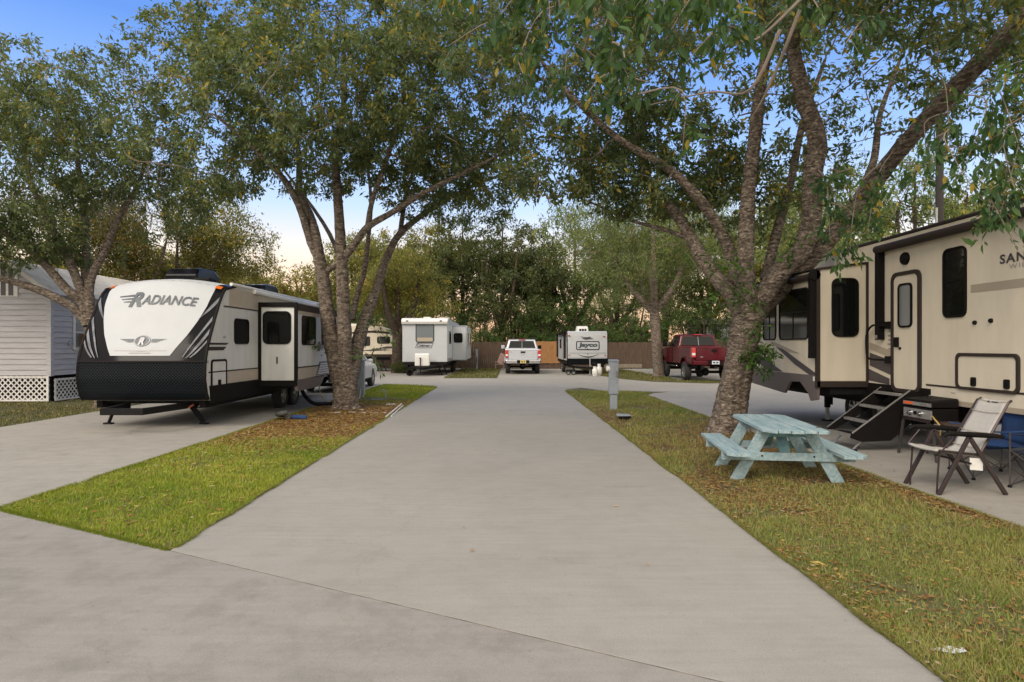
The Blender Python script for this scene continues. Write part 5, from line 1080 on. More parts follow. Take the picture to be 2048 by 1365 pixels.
# beige trailer partly hidden behind the ash
bt = thing('travel_trailer', 'beige trailer with brown swoosh seen between ash stems and forked tree', 'travel trailer', (-9.8, 38.4, .03))
prof = [(-13.6, .92), (-13.6, 2.75), (-13.4, 2.85), (-8.0, 2.85), (-7.35, 2.66), (-6.95, 2.2), (-6.88, 1.6), (-6.95, .92)]
MB().poly(PY(38.4, 1), prof, 0, 2.4).build('body', 'beige_wall', bt, bevel=.03)
f = PY(38.4, -1)
window(bt, f, -7.86, -7.12, 1.78, 2.16, .08, .03); window(bt, f, -8.95, -8.35, 1.65, 2.16, .05, .03); window(bt, f, -11.4, -10.2, 1.65, 2.2, .05, .03)
b = MB(); b.poly(f, [(-8.1, 1.42), (-7.3, 1.58), (-6.92, 1.58), (-6.92, 1.46), (-7.5, 1.44)], 0, .012); b.poly(f, [(-9.2, 1.30), (-7.9, 1.42), (-7.0, 1.36), (-8.0, 1.30)], 0, .010); b.build('brown_graphic', 'decal', bt)
b = MB(); b.poly(f, [(-9.9, 2.42), (-8.1, 2.56), (-7.2, 2.48), (-7.05, 2.34), (-8.2, 2.42), (-9.9, 2.34)], 0, .012); b.poly(f, [(-13.5, .92), (-6.95, .92), (-6.92, 1.10), (-13.5, 1.10)], 0, .02); b.build('brown_band', 'brown_trim', bt)
b = MB(); text_on(b, "RLT", .16, lambda a, z: Vector((-8.95 + a, 38.388, 1.45 + z)), width=.4); b.build('name_lettering', 'decal', bt)
b = MB(); b.box(-13.4, -7.1, 38.5, 38.6, .72, .92); b.bar((-7.7, 38.5, .85), (-7.3, 38.45, .05), .05); b.bar((-7.4, 38.5, .85), (-7.9, 38.45, .05), .05); b.bar((-8.3, 38.6, .8), (-7.6, 38.6, .1), .05); b.build('chassis', 'frame', bt)
MB().poly(f, rr(-11, -8.8, 2.86, 3.0, .04), -1.4, -.6).build('roof_unit', 'white_p', bt)
for x in (-10.6, -9.7): wheel(bt, (x, 38.38, .37), (0, -1, 0), .34, .2, .2)

# ================================================================ vehicles
def arch_side(L, zb, zt_pts, wheels, r):
    """side outline (y, z): underside with wheel arches, then the top from front to rear"""
    p = [(0, zb)]
    for y in wheels:
        for k in range(9):
            a = math.pi - math.pi * k / 8; p.append((y + r * math.cos(a), max(zb, .38 * 1.0 + r * math.sin(a)) if k not in (0, 8) else zb))
    p.append((L, zb)); return p + zt_pts
def pickup(name, label, loc, paint, lift=0., wr_=.40, bumper='chrome', fog='chrome', wtrack=.0, seed=0):
    t = thing(name, label, 'pickup truck', loc, local=True); Lf = 5.85; W = 1.0; z0 = lift
    def T_(v): return v
    rail = 1.38 + z0; wh = (1.2, 4.85)
    def side(y0, y1, top):
        p = [(y0, .62 + z0)]
        for y in wh:
            if y0 < y < y1:
                for k in range(9):
                    a = math.pi - math.pi * k / 8; p.append((y + .50 * math.cos(a), .62 + z0 + .33 * math.sin(a)))
        return p + [(y1, .62 + z0)] + top
    # bed sides, floor, tailgate
    b = MB(); pts = side(.06, 2.12, [(2.12, rail), (.06, rail)])
    for x0, x1 in ((-W, -W + .16), (W - .16, W)): b.poly(PX(x0, 1), pts, 0, x1 - x0, tf=lambda v: Vector((v.x * (1 - .03 * max(0, (v.z - .9))), v.y, v.z)))
    b.box(-W + .1, W - .1, .1, 2.1, .78 + z0, .84 + z0); b.box(-W + .1, W - .1, 2.0, 2.1, .8 + z0, rail); b.build('bed', paint, t, bevel=.025)
    g = MB().box(-.80, .80, -.02, .07, .80 + z0, rail).build('tailgate', paint, t, bevel=.02)
    MB().box(-.74, .74, -.028, -.01, .93 + z0, .96 + z0).box(-.80, .80, -.03, .0, rail - .05, rail - .01).build('crease', paint, g, bevel=.006)
    MB().box(-.13, .13, -.034, -.01, rail - .20, rail - .10).build('handle', 'black_trim', g, bevel=.01)
    if seed == 0:
        MB().poly(PY(-.021, -1), [(-.12, rail - .27), (-.05, rail - .25), (.05, rail - .25), (.12, rail - .27), (.05, rail - .30), (-.05, rail - .30)], 0, .012).build('emblem', 'steel', g)
        MB().poly(PY(-.021, -1), [(-.72, rail - .13), (-.60, rail - .13), (-.60, rail - .15), (-.72, rail - .15)], 0, .01).build('badge', 'decal_grey', g)
    else:
        MB().poly(PY(-.021, -1), [(-.10, rail - .16), (-.03, rail - .18), (0, rail - .23), (.03, rail - .18), (.10, rail - .16), (.05, rail - .22), (0, rail - .30), (-.05, rail - .22)], 0, .012).build('emblem', 'black_trim', g)
        MB().poly(PY(-.021, -1), [(-.62, rail - .42), (-.50, rail - .42), (-.50, rail - .445), (-.62, rail - .445)], 0, .01).build('badge', 'steel', g)
    # cab with bonnet
    top = [(5.85, 1.05 + z0), (5.75, 1.22 + z0), (4.35, 1.36 + z0), (2.14, 1.42 + z0)]
    b = MB(); b.poly(PX(-W, 1), side(2.14, 5.85, top), 0, 2 * W); b.build('cab_body', paint, t, bevel=.04)
    gh = [(2.2, 1.40 + z0), (2.38, 1.93 + z0), (2.7, 1.99 + z0), (3.5, 1.98 + z0), (4.35, 1.40 + z0)]
    tp = lambda v: Vector((v.x * (1 - .30 * (v.z - 1.40 - z0)), v.y, v.z))
    rf = MB().poly(PX(-W + .05, 1), gh, 0, 2 * W - .1, tf=tp).build('roof', paint, t, bevel=.05)
    def bk(x, z): yy = 2.2 + (z - 1.40 - z0) * .18 / .53; return Vector((x * (1 - .30 * (z - 1.40 - z0)), yy - .012, z))
    b = MB(); b.add([bk(x, z) for x, z in ((-.82, 1.46 + z0), (.82, 1.46 + z0), (.80, 1.88 + z0), (-.80, 1.88 + z0))], [(0, 1, 2, 3)]); rw = b.build('rear_window', 'glass', t)
    b = MB(); b.add([bk(x, z) + Vector((0, -.006, 0)) for x, z in ((-.012, 1.46 + z0), (.012, 1.46 + z0), (.012, 1.88 + z0), (-.012, 1.88 + z0))], [(0, 1, 2, 3)]); b.build('window_bar', 'grey_p', rw)
    for sg in (-1, 1):
        for (ya, yb, yc, yd) in ((2.42, 3.10, 3.10, 2.50), (3.16, 4.12, 3.55, 3.16)):
            q = [Vector((sg * (W - .045) * 1.0, ya, 1.44 + z0)), Vector((sg * (W - .045), yb, 1.44 + z0)), Vector((sg * (W - .045), yc, 1.88 + z0)), Vector((sg * (W - .045), yd, 1.88 + z0))]
            b = MB(); b.add([tp(v) for v in q], [(0, 1, 2, 3)]); b.build('side_window', 'glass', t)
        MB().box(sg * (W - .02) - .02, sg * (W - .02) + .035, 3.95, 4.05, 1.42 + z0, 1.48 + z0).box(min(sg * 1.03, sg * 1.25), max(sg * 1.03, sg * 1.25), 3.95, 4.07, 1.40 + z0, 1.62 + z0).build('mirror', paint if seed == 0 and sg < 0 else 'black_trim', t, bevel=.03)
        lt = MB().poly(PY(-.02, -1), [(sg * .82, .93 + z0), (sg * .995, .93 + z0), (sg * .985, rail - .03), (sg * .82, rail - .03)][::sg], -.18, .02).build('tail_light', 'redlens', t, bevel=.01)
        MB().poly(PY(-.02, -1), [(sg * .84, 1.02 + z0), (sg * .98, 1.02 + z0), (sg * .975, 1.12 + z0), (sg * .84, 1.12 + z0)][::sg], .018, .026).build('reversing_lens', 'white_p', lt)
        for y in wh: wheel(t, (sg * (W - .02 + wtrack), y, wr_), (sg, 0, 0), wr_, .28, wr_ * .62)
        for y in wh:
            b = MB(); arc = [(y + .52 * math.cos(math.pi * k / 10), .62 + z0 + .35 * math.sin(math.pi * k / 10)) for k in range(11)]; inn = [(y + .47 * math.cos(math.pi * k / 10), .62 + z0 + .30 * math.sin(math.pi * k / 10)) for k in range(10, -1, -1)]
            b.poly(PX(sg * W, sg), arc + inn, -.02, .025); b.build('wheel_arch', paint, t)
        MB().box(min(sg * .9, sg * 1.06), max(sg * .9, sg * 1.06), 2.2, 4.2, .50 + z0 * .8, .55 + z0 * .8).build('running_board', 'chrome' if seed else 'frame', t, bevel=.02)
        MB().box(min(sg * 1.0, sg * 1.02), max(sg * 1.0, sg * 1.02), 3.15, 3.17, .66 + z0, 1.38 + z0).box(min(sg * 1.0, sg * 1.03), max(sg * 1.0, sg * 1.03), 2.5, 2.66, 1.22 + z0, 1.26 + z0).build('door_seam', 'frame', t)
    bp = MB().poly(PZ(0), [(-1.0, -.02), (-.95, -.18), (.95, -.18), (1.0, -.02), (1.0, .1), (-1.0, .1)], .60 + z0, .79 + z0).build('rear_bumper', bumper, t, bevel=.03)
    MB().box(-.34, .34, -.19, -.16, .63 + z0, .78 + z0).build('plate_recess', 'black_trim', bp)
    pl_ = MB().box(-.16, .16, -.20, -.188, .63 + z0, .78 + z0).build('number_plate', mat('plate_' + str(seed), (.70, .58, .16) if seed == 0 else (.62, .70, .78), .5), bp)
    MB().box(-.12, -.02, -.204, -.199, .675 + z0, .745 + z0).box(.02, .12, -.204, -.199, .675 + z0, .745 + z0).box(-.1, .1, -.204, -.199, .645 + z0, .655 + z0).build('plate_marks', 'decal', pl_)
    b = MB(); b.box(-.8, -.7, .1, 5.6, .45 + z0, .6 + z0); b.box(.7, .8, .1, 5.6, .45 + z0, .6 + z0); b.box(-.75, .75, 1.14, 1.26, .34, .46); b.lathe((0, 1.2, .4), (0, 1, 0), [(.14, -.12), (.18, 0), (.14, .12)], 12); b.box(-.8, .8, 4.7, 5.0, .40, .6 + z0); b.box(-.06, .06, -.22, .4, .44 + z0, .54 + z0); b.box(.3, .6, .2, .9, .5 + z0, .66 + z0)
    b.box(-.9, .9, .3, 5.5, .6 + z0, .78 + z0); b.build('chassis', 'frame', t)
    MB().box(-.2, .2, 2.30, 2.42, 1.95 + z0, 1.985 + z0).build('brake_light', 'redlens', t)
    return t
pickup('pickup_truck', 'silver crew-cab pickup parked tail-out before the wooden fence', (.98, 34.9, .03), 'silverpaint')
rp = pickup('pickup_truck', 'dark red lifted pickup parked beside the willow tree', (9.15, 27.4, .03), 'redpaint', lift=.16, wr_=.44, bumper='redpaint', wtrack=.04, seed=1)
b = MB()

# white saloon behind the ash
cs = thing('sedan', 'white saloon car nose away, half hidden behind the ash trunk', 'car', (-6.12, 21.05, .03), local=True)
ch = .88
lower = [(.02, .35), (.62, .30)]
for k in range(9): a = math.pi - math.pi * k / 8; lower.append((1.0 + .38 * math.cos(a), .30 + .36 * math.sin(a) + .05))
for k in range(9): a = math.pi - math.pi * k / 8; lower.append((3.8 + .38 * math.cos(a), .30 + .36 * math.sin(a) + .05))
lower += [(4.75, .30), (4.85, .5), (4.80, .72), (4.4, .88), (3.35, .98), (1.2, 1.0), (.25, 1.0), (.0, .9)]
MB().poly(PX(-ch, 1), lower, 0, 2 * ch, tf=lambda v: Vector((v.x * (1 - .06 * max(0, v.z - .5)) * (1 - .09 * max(0, v.y - 3.9) ** 2), v.y, v.z))).build('body', 'whitepaint', cs, bevel=.06, smooth=35)
tp = lambda v: Vector((v.x * (1 - .42 * (v.z - .95)), v.y, v.z))
MB().poly(PX(-ch + .06, 1), [(.35, .96), (.95, 1.30), (1.5, 1.43), (2.2, 1.44), (2.75, 1.34), (3.45, .96)], 0, 2 * ch - .12, tf=tp).build('roof', 'whitepaint', cs, bevel=.05, smooth=35)
for sg in (-1, 1):
    xx = sg * (ch - .053)
    for q in ([(.75, 1.02), (1.75, 1.02), (1.75, 1.36), (1.1, 1.30)], [(1.82, 1.02), (3.05, 1.02), (2.62, 1.30), (1.82, 1.37)]):
        b = MB(); b.add([tp(Vector((xx, y, z))) + Vector((sg * .006, 0, 0)) for y, z in q], [(0, 1, 2, 3)]); b.build('side_window', 'glass', cs)
    MB().box(min(sg * .86, sg * 1.02), max(sg * .86, sg * 1.02), 2.85, 3.0, .98, 1.10).build('mirror', 'whitepaint', cs, bevel=.03)
    MB().box(min(sg * .875, sg * .90), max(sg * .875, sg * .90), 1.95, 2.12, .86, .89).box(min(sg * .875, sg * .90), max(sg * .875, sg * .90), 1.0, 1.17, .88, .91).build('door_handle', 'chrome', cs, bevel=.005)
    for y in (1.0, 3.8): wheel(cs, (sg * .87, y, .33), (sg, 0, 0), .33, .21, .23, spokes=10)
b = MB(); b.add([tp(Vector((x, .95 - (1.30 - z) * 1.75 - .02, z + .012))) for x, z in ((-.72, 1.02), (.72, 1.02), (.70, 1.28), (-.70, 1.28))], [(0, 1, 2, 3)]); b.build('rear_window', 'glass', cs)
MB().box(-.75, .75, .5, 4.5, .2, .34).build('underbody', 'frame', cs)

# ================================================================ fences, house, distant house
MT['fence'] = mat('old_fence_wood', (.085, .056, .040), .9, var=.35, vs=3, bump=.4, bs=30, stretch=(4, 4, .5))
MT['fence_new'] = mat('fresh_cedar', (.30, .15, .055), .75, var=.3, vs=3, bump=.3, bs=30, stretch=(5, 5, .6))
def fence(name, label, x0, x1, y, z0, z1, m, seed, w=.14, var=.03, post=True):
    t = thing(name, label, 'fence', (x0, y, .02)); rg = random.Random(seed); b = MB(); x = x0
    while x < x1 - .02:
        ww = min(w, x1 - x) - .008; dz = rg.uniform(-var, var); dy = rg.uniform(-.008, .008); b.box(x, x + ww, y + dy, y + dy + .018, z0 + rg.uniform(0, .02), z1 + dz); x += w
    b.build('pickets', m, t)
    b = MB()
    for z in (z0 + .25, (z0 + z1) / 2, z1 - .2): b.box(x0, x1, y + .03, y + .07, z, z + .09)
    b.build('rails', m, t)
    if post:
        n = max(1, int((x1 - x0) / 2.4))
        for k in range(n + 1): xx = x0 + .06 + (x1 - x0 - .12) * k / n; MB().box(xx - .05, xx + .05, y + .072, y + .17, 0, z1 - .05).build('post', m, t)
    return t
fence('wooden_fence', 'old dark wooden privacy fence behind the silver pickup', -2.2, 2.0, 43.0, .08, 1.88, 'fence', 1)
fence('wooden_fence', 'old dark fence stretch between beige trailer and boxy white trailer', -20, -2.22, 43.05, .08, 1.84, 'fence', 2)
fence('gate_panel', 'fresh orange cedar fence panel right of the silver pickup', 2.02, 3.72, 42.95, .40, 1.92, 'fence_new', 3, var=.01)
fence('wooden_fence', 'low strip of old boards under the fresh cedar panel', 2.02, 3.72, 43.02, .02, .40, 'fence', 9, post=False)
fence('wooden_fence', 'long dark fence running right of the small ribbed trailer behind the red pickup', 3.74, 26, 43.1, .08, 1.86, 'fence', 4)
b = MB(); b.box(5.8, 9.4, 43.0, 43.06, .1, .36); o = b.build('kickboard', mat('pale_board', (.20, .17, .13), .9, var=.2)); tag(o, 'pale low board along the foot of the fence behind the willow trunk', 'board')
o = MB().box(-6.0, -5.4, 42.9, 42.96, .1, 1.5).box(-5.9, -5.5, 42.86, 42.9, .9, 1.0).build('side_gate', 'fence'); tag(o, 'narrow weathered gate leaning on the fence left of the boxy trailer', 'gate')

MT['clap'] = mat('grey_clapboard', (.40, .395, .425), .75, var=.13, vs=2.2, bump=.25, bs=40, stretch=(.6, .6, 4))
MT['clapdark'] = mat('clap_shadow_gap', (.10, .10, .11), .9)
MT['lattice'] = mat('white_lattice', (.62, .61, .60), .7, var=.12, vs=6)
MT['tin'] = mat('galvanised_roof', (.50, .48, .44), .7, metal=.0, var=.18, vs=2)
HXc, HYc = -13.1, 18.0
ho = thing('clapboard_house', 'pale grey clapboard house on lattice skirting at the left edge', 'house', (HXc, HYc, 0))
zf, ze = .78, 3.32; rise = .70                                    # floor line, eave, roof pitch
def lapwall(parent, pl, u0, u1fn, z0, z1, step, m):
    b = MB(); z = z0
    while z < z1:
        zt = min(z + step, z1); a, c = u1fn(z); a2, c2 = u1fn(zt)
        if c > a: 
            cc = [(a, z, 0), (a, z, .028), (a2, zt, .004), (a2, zt, 0)]; dd = [(c, z, 0), (c, z, .028), (c2, zt, .004), (c2, zt, 0)]
            b.add([pl.at(u, v, d) for u, v, d in cc + dd], [(0, 1, 5, 4), (1, 2, 6, 5), (2, 3, 7, 6), (0, 3, 2, 1), (4, 5, 6, 7)])
        z += step
    return b.build('siding', m, parent)
half = 3.4; RXm = HXc - half; zr = ze + half * rise
KX, KZ = HXc - .95, 4.0
wl_ = MB().poly(PY(HYc, -1), [(HXc - 2 * half, zf), (HXc, zf), (HXc, ze), (KX, KZ), (HXc - 2 * half + .95, KZ), (HXc - 2 * half, ze)], -8.5, 0).build('walls', 'clapdark', ho)
lapwall(wl_, PY(HYc, -1), 0, lambda z: (HXc - 2 * half + max(0, z - ze) / rise, HXc - max(0, z - ze) / rise), zf, KZ - .02, .158, 'clap')
lapwall(wl_, PX(HXc, 1), 0, lambda z: (HYc, HYc + 8.5), zf, ze, .158, 'clap')
b = MB(); b.box(HXc - .09, HXc + .035, HYc - .04, HYc + .09, zf - .02, ze); b.box(HXc - 2 * half - .04, HXc - 2 * half + .08, HYc - .04, HYc + .05, zf, ze); b.build('corner_board', 'clap', wl_)
# roof: two corrugated slopes
def slope(sg):
    n = 64; b = MB()
    def fn(u, v):
        y = HYc - .35 + (9.2) * u; w = .022 * math.sin(2 * math.pi * u * 46); k = 3 * v; d_ = (half - .95) * min(k, 1) + 1.2 * max(0, min(1, (k - 1) / 2)); zz = KZ + .25 - .20 * min(k, 1) - .86 * max(0, min(1, (k - 1) / 2)); return Vector((RXm + sg * d_, y, zz + w))
    b.grid(fn, 46 * 6, 3); return b.build('roof', 'tin', ho)
slope(1); slope(-1)
b = MB()
for sg in (1, -1): b.bar((RXm, HYc - .34, KZ + .17), (RXm + sg * (half - .95), HYc - .34, KZ - .03), .04, .12); b.bar((RXm + sg * (half - .95), HYc - .34, KZ - .03), (RXm + sg * (half + .25), HYc - .34, KZ - .89), .04, .12)
b.build('barge_board', 'lattice', ho)
b = MB(); b.box(HXc + .22, HXc + .26, HYc - .3, HYc + 8.8, ze - .22, ze - .08); b.build('fascia', 'lattice', ho)
# front louvre at the top left, side window with box unit
b = MB(); b.box(-14.62, -14.02, HYc - .045, HYc - .0, 3.05, 4.1); lo = b.build('shutter', 'lattice', ho)
b = MB()
for k in range(2): b.box(-14.5 + k * .22, -14.36 + k * .22, HYc - .05, HYc - .04, 3.08, 4.0)
b.build('shutter_slot', 'clapdark', lo)
Sh = PX(HXc, 1)
window(ho, Sh, 18.98, 20.2, 1.58, 2.72, .01, .09, d=.03, framem='lattice', glass='glass_l', split=[2.05])
b = MB(); b.box(HXc + .03, HXc + .22, 19.15, 19.9, 1.62, 2.0); b.build('window_unit', mat('rust_box', (.13, .08, .05), .7, var=.3), ho)
b = MB(); b.box(HXc + .03, HXc + .10, 18.68, 18.78, 1.68, 1.80); b.build('outlet_box', 'grey_p', ho)
def lattice(parent, pl, u0, u1, v0, v1, step=.115, w=.034):
    b = MB()
    for sgn, d in ((1, .0), (-1, .012)):
        c = (v0 - u1) if sgn > 0 else (v0 + u0); c1 = (v1 - u0) if sgn > 0 else (v1 + u1)
        while c < c1:
            # line v = sgn*u + c clipped
            a = max(u0, ((v0 - c) if sgn > 0 else (c - v1))); e_ = min(u1, ((v1 - c) if sgn > 0 else (c - v0)))
            if e_ - a > .03:
                p = pl.at(a, sgn * a + c, d + .006); q = pl.at(e_, sgn * e_ + c, d + .006); b.bar(p, q, w, .008, up=pl.N)
            c += step * 1.414
    b.ring(pl, [(u0, v0), (u1, v0), (u1, v1), (u0, v1)], [(u0 + .06, v0 + .05), (u1 - .06, v0 + .05), (u1 - .06, v1 - .05), (u0 + .06, v1 - .05)], .02, .04)
    return b.build('lattice_skirting', 'lattice', parent)
for a in (-14.98, -16.9, -18.8): lattice(ho, PY(HYc - .02, -1), a, a + 1.86, .04, .76)
lattice(ho, PX(HXc + .02, 1), HYc + .1, HYc + 4.4, .04, .68)
MB().box(HXc - 2 * half + .2, HXc - .25, HYc + .35, HYc + 8, 0, .75).build('crawl_space', 'frame', ho)

dh = thing('white_house', 'small white-sided house beyond the red pickup', 'house', (17, 46, 0))
MB().box(14.8, 21.5, 46, 51, .3, 3.2).build('walls', 'white_wall', dh); lapped(dh, PY(46, -1), 14.8, 21.5, .3, 3.15, .16, 'white_gel')
MB().poly(PX(14.5, 1), [(45.7, 3.2), (48.5, 3.75), (51.3, 3.2)], 0, 7.3).build('roof', 'tin', dh)
b = MB(); b.box(14.8, 14.9, 45.96, 45.99, .3, 3.2); b.box(16.55, 16.62, 45.96, 45.99, .3, 3.2); b.build('corner_board', 'white_p', dh)
window(dh, PY(46, -1), 15.4, 15.85, 2.1, 2.75, .01, .05, d=.02, framem='white_p'); window(dh, PY(46, -1), 19, 20, 1.6, 2.6, .01, .05, d=.02, framem='white_p')

# ================================================================ small things
MT['blue_wood'] = mat('weathered_blue_paint', (.20, .37, .44), .8, var=.3, vs=3, bump=.6, bs=12, stretch=(9, .9, 9), col2=(.40, .48, .50), bdist=.006, c2s=(.25, .75), spec=.2)
MT['teal_wood'] = mat('teal_painted_wood', (.12, .30, .34), .7, var=.2, vs=7, col2=(.26, .43, .46))
TL = 1.72
pt = thing('picnic_table', 'pale blue weathered wooden picnic table with attached benches', 'picnic table', (3.42, 7.92, .0), local=True, rz=R(-7.2))
wds = .132
for k in range(5):
    x = -.35 + k * .1425; dz = (.0, .002, -.002, .003, -.001)[k]; y0, y1 = -TL / 2, TL / 2; c = .11
    if k == 0: p = [(x, y0 + c * 1.3), (x + c * .9, y0), (x + wds, y0), (x + wds, y1), (x + c * .6, y1), (x, y1 - c)]
    elif k == 4: p = [(x, y0), (x + wds - c * .3, y0), (x + wds, y0 + c * .3), (x + wds, y1 - c), (x + wds - c * .6, y1), (x, y1)]
    else: p = [(x, y0), (x + wds, y0), (x + wds, y1), (x, y1)]
    MB().poly(PZ(0), p, .645 + dz, .683 + dz).build('top_plank', 'blue_wood', pt, bevel=.004)
for sg in (-1, 1):
    for k in range(2):
        x = sg * .625 - .135 + k * .139; c = .07
        p = [(x, -TL / 2 + (c if (k == 0 and sg < 0) else 0)), (x + (c if (k == 0 and sg < 0) else 0), -TL / 2), (x + .134 - (c if (k == 1 and sg > 0) else 0), -TL / 2), (x + .134, -TL / 2 + (c if (k == 1 and sg > 0) else 0)), (x + .134, TL / 2), (x, TL / 2)]
        MB().poly(PZ(0), p, .372, .408).build('bench_plank', 'blue_wood', pt, bevel=.004)
for ys in (-.44, .44):
    for sg in (-1, 1): MB().bar((sg * .24, ys, .645), (sg * .60, ys, -.01), .038, .135, up=(sg, 0, .55)).build('leg', 'blue_wood', pt, bevel=.003)
    yb = ys - math.copysign(.039, ys) * -1
    MB().box(-.76, .76, yb - .018, yb + .018, .275, .370).build('crossbeam', 'blue_wood', pt, bevel=.003)
    MB().box(-.33, .33, ys - .018, ys + .018, .555, .644).build('top_batten', 'teal_wood', pt)
    MB().bar((0, ys * .92, .33), (0, ys * .28, .64), .12, .03, up=(0, 1, 0)).build('brace', 'teal_wood', pt, bevel=.003)
o = MB().lathe((3.68, 7.35, .683), (0, 0, 1), [(.022, 0), (.03, .003), (.02, .008)], 7).build('dry_leaf', 'fence'); tag(o, 'single curled brown leaf on the picnic table top', 'leaf')

for ys in (-.48, .48):
    for sx_ in (-.60, -.36, .36, .60):
        if abs(sx_) < .5: MB().lathe((sx_ * .82, ys, .33), (0, -1 if ys < 0 else 1, 0), [(.012, 0), (.012, .02), (.006, .024)], 8).build('bolt', 'frame', pt)
def cable(name, pts, r, m, label, cat='cable'):
    p, r_ = smooth_path(pts, [r] * len(pts), 5); tag(MB().tube(p, r_, 6).build(name, m), label, cat)
MT['cord_y'] = mat('cord_orange', (.45, .20, .04), .6)
cable('power_cable', [(-1.9, 41.3, .9), (-1.95, 41.0, .3), (-2.1, 40.6, .06), (-2.6, 40.3, .05), (-3.0, 40.1, .3)], .025, 'frame', 'black power cable from the far thin post to the boxy trailer slide-out')
cable('water_hose', [(5.3, 34.3, .05), (5.9, 34.0, .05), (6.3, 35.0, .06), (6.0, 36.6, .06), (5.75, 37.0, .4)], .02, 'cord_y', 'orange cord lying beside the small ribbed trailer', 'cord')
def post(x, y, w, zb, h, label, boxz=None, meter=True, m='grey_p'):
    t = thing('utility_pedestal', label, 'utility post', (x, y, .0), 'hook-up posts of the camping pads')
    MB().box(x - w * .38, x + w * .38, y - .06, y + .06, 0, (boxz or .1) + .02).build('post', m, t, bevel=.006)
    bx = MB().box(x - w / 2, x + w / 2, y - .09, y + .09, boxz or .1, h).build('hook_up_box', m, t, bevel=.008)
    MB().poly(PX(x - w / 2 - .01, 1), [(y - .11, h), (y - .11, h + .03), (y + .1, h + .05), (y + .1, h)], 0, w + .02).build('lid', m, bx)
    b = MB(); b.box(x - w * .02, x + w * .02, y - .098, y - .09, h - .40, h - .04); b.box(x - w * .40, x + w * .40, y - .095, y - .09, h - .45, h - .44); b.build('door_seam', 'decal_grey', bx)
    if meter: MB().lathe((x - w / 2, y - .02, h - .18), (-1, -.2, 0), [(.075, 0), (.075, .05), (.06, .07), (.02, .075)], 20).build('meter', 'white_p', t, smooth=50)
    return t
t = post(2.73, 15.8, .225, 0, 1.24, 'grey hook-up post with round meter on the right lawn strip', boxz=.42)
b = MB(); yy = 15.8 - .1
for x, z in ((2.775, .92), (2.815, .90)): b.box(x, x + .010, yy - .004, yy, z - .06, z + .09); b.box(x, x + .035, yy - .004, yy, z - .06, z - .048)
b.build('purple_mark', mat('purple_ink', (.10, .05, .13), .6), t)
MB().lathe((2.73, 15.8, 0), (0, 0, 1), [(.17, 0), (.17, .02), (.1, .025)], 16).build('base_pad', 'conc_old', t)
post(-4.5, 19.5, .21, 0, 1.16, 'grey hook-up post right behind the left ash trunk', boxz=.12)
post(-1.9, 41.4, .14, 0, 1.35, 'thin grey hook-up post between boxy trailer and silver pickup', boxz=.7, meter=False)

MT['fabric_beige'] = mat('beige_sling_fabric', (.42, .41, .39), .85, var=.07, vs=20, bump=.2, bs=260)
MT['fabric_blue'] = mat('blue_canvas', (.010, .040, .13), .8, var=.3, vs=6, bump=.2, bs=160)
MT['fabric_navy'] = mat('navy_canvas', (.012, .016, .045), .85, var=.3, vs=6)
MT['tube_brown'] = mat('brown_tube', (.055, .040, .040), .38, metal=.5)
MT['tube_grey'] = mat('grey_tube', (.10, .09, .09), .4, metal=.6)
# sling chair: faces -X
fc_ = thing('folding_chair', 'reclining beige sling chair with dark armrests on the right pad', 'chair', (5.0, 7.02, .034), local=True)
yn, yf = -.28, .28
b = MB(); n = 16
def seatp(t):                    # (x, z) along the sling from front lip to head
    P0 = [(-.33, .485), (-.22, .475), (-.05, .445), (.12, .425), (.17, .47), (.24, .60), (.36, .80), (.46, .98), (.51, 1.01)]
    k = t * (len(P0) - 1); i = min(int(k), len(P0) - 2); f_ = k - i; return (P0[i][0] * (1 - f_) + P0[i + 1][0] * f_, P0[i][1] * (1 - f_) + P0[i + 1][1] * f_)
def sling(u, v):
    x, z = seatp(v); e_ = abs(u - .5) * 2; w = .205 if v > .42 else .235
    return Vector((x, (u - .5) * 2 * w, z - .03 * (1 - e_ * e_) * (0.4 if v > .45 else .5) + .012 * math.sin(v * 46) * .3))
b.grid(sling, 10, 32); sl_ = b.build('sling', 'fabric_beige', fc_, smooth=60)
md = sl_.modifiers.new('thick', 'SOLIDIFY'); md.thickness = .022
b = MB()
for v in (.52, .66, .80, .92):
    x, z = seatp(v); b.tube([Vector(sling(u, v)) + Vector((-.012, 0, .008)) for u in (0, .25, .5, .75, 1)], .004, 4)
b.build('sling_seam', 'decal_tan', sl_)
b = MB(); q = Vector(sling(.5, .93)); b.add([q + Vector((-.016, .045, .02)), q + Vector((-.026, .07, -.005)), q + Vector((-.026, .02, -.005))], [(0, 1, 2)]); b.add([q + Vector((-.02, -.0, .01)), q + Vector((-.024, -.0, -.004)), q + Vector((-.024, -.09, -.004)), q + Vector((-.02, -.09, .01))], [(0, 1, 2, 3)]); b.build('logo_mark', 'decal', sl_)
MB().add([(.02, -.262, .40), (.02, -.265, .27), (.16, -.265, .26), (.16, -.262, .39)], [(0, 1, 2, 3)]).build('care_tag', 'white_p', sl_)
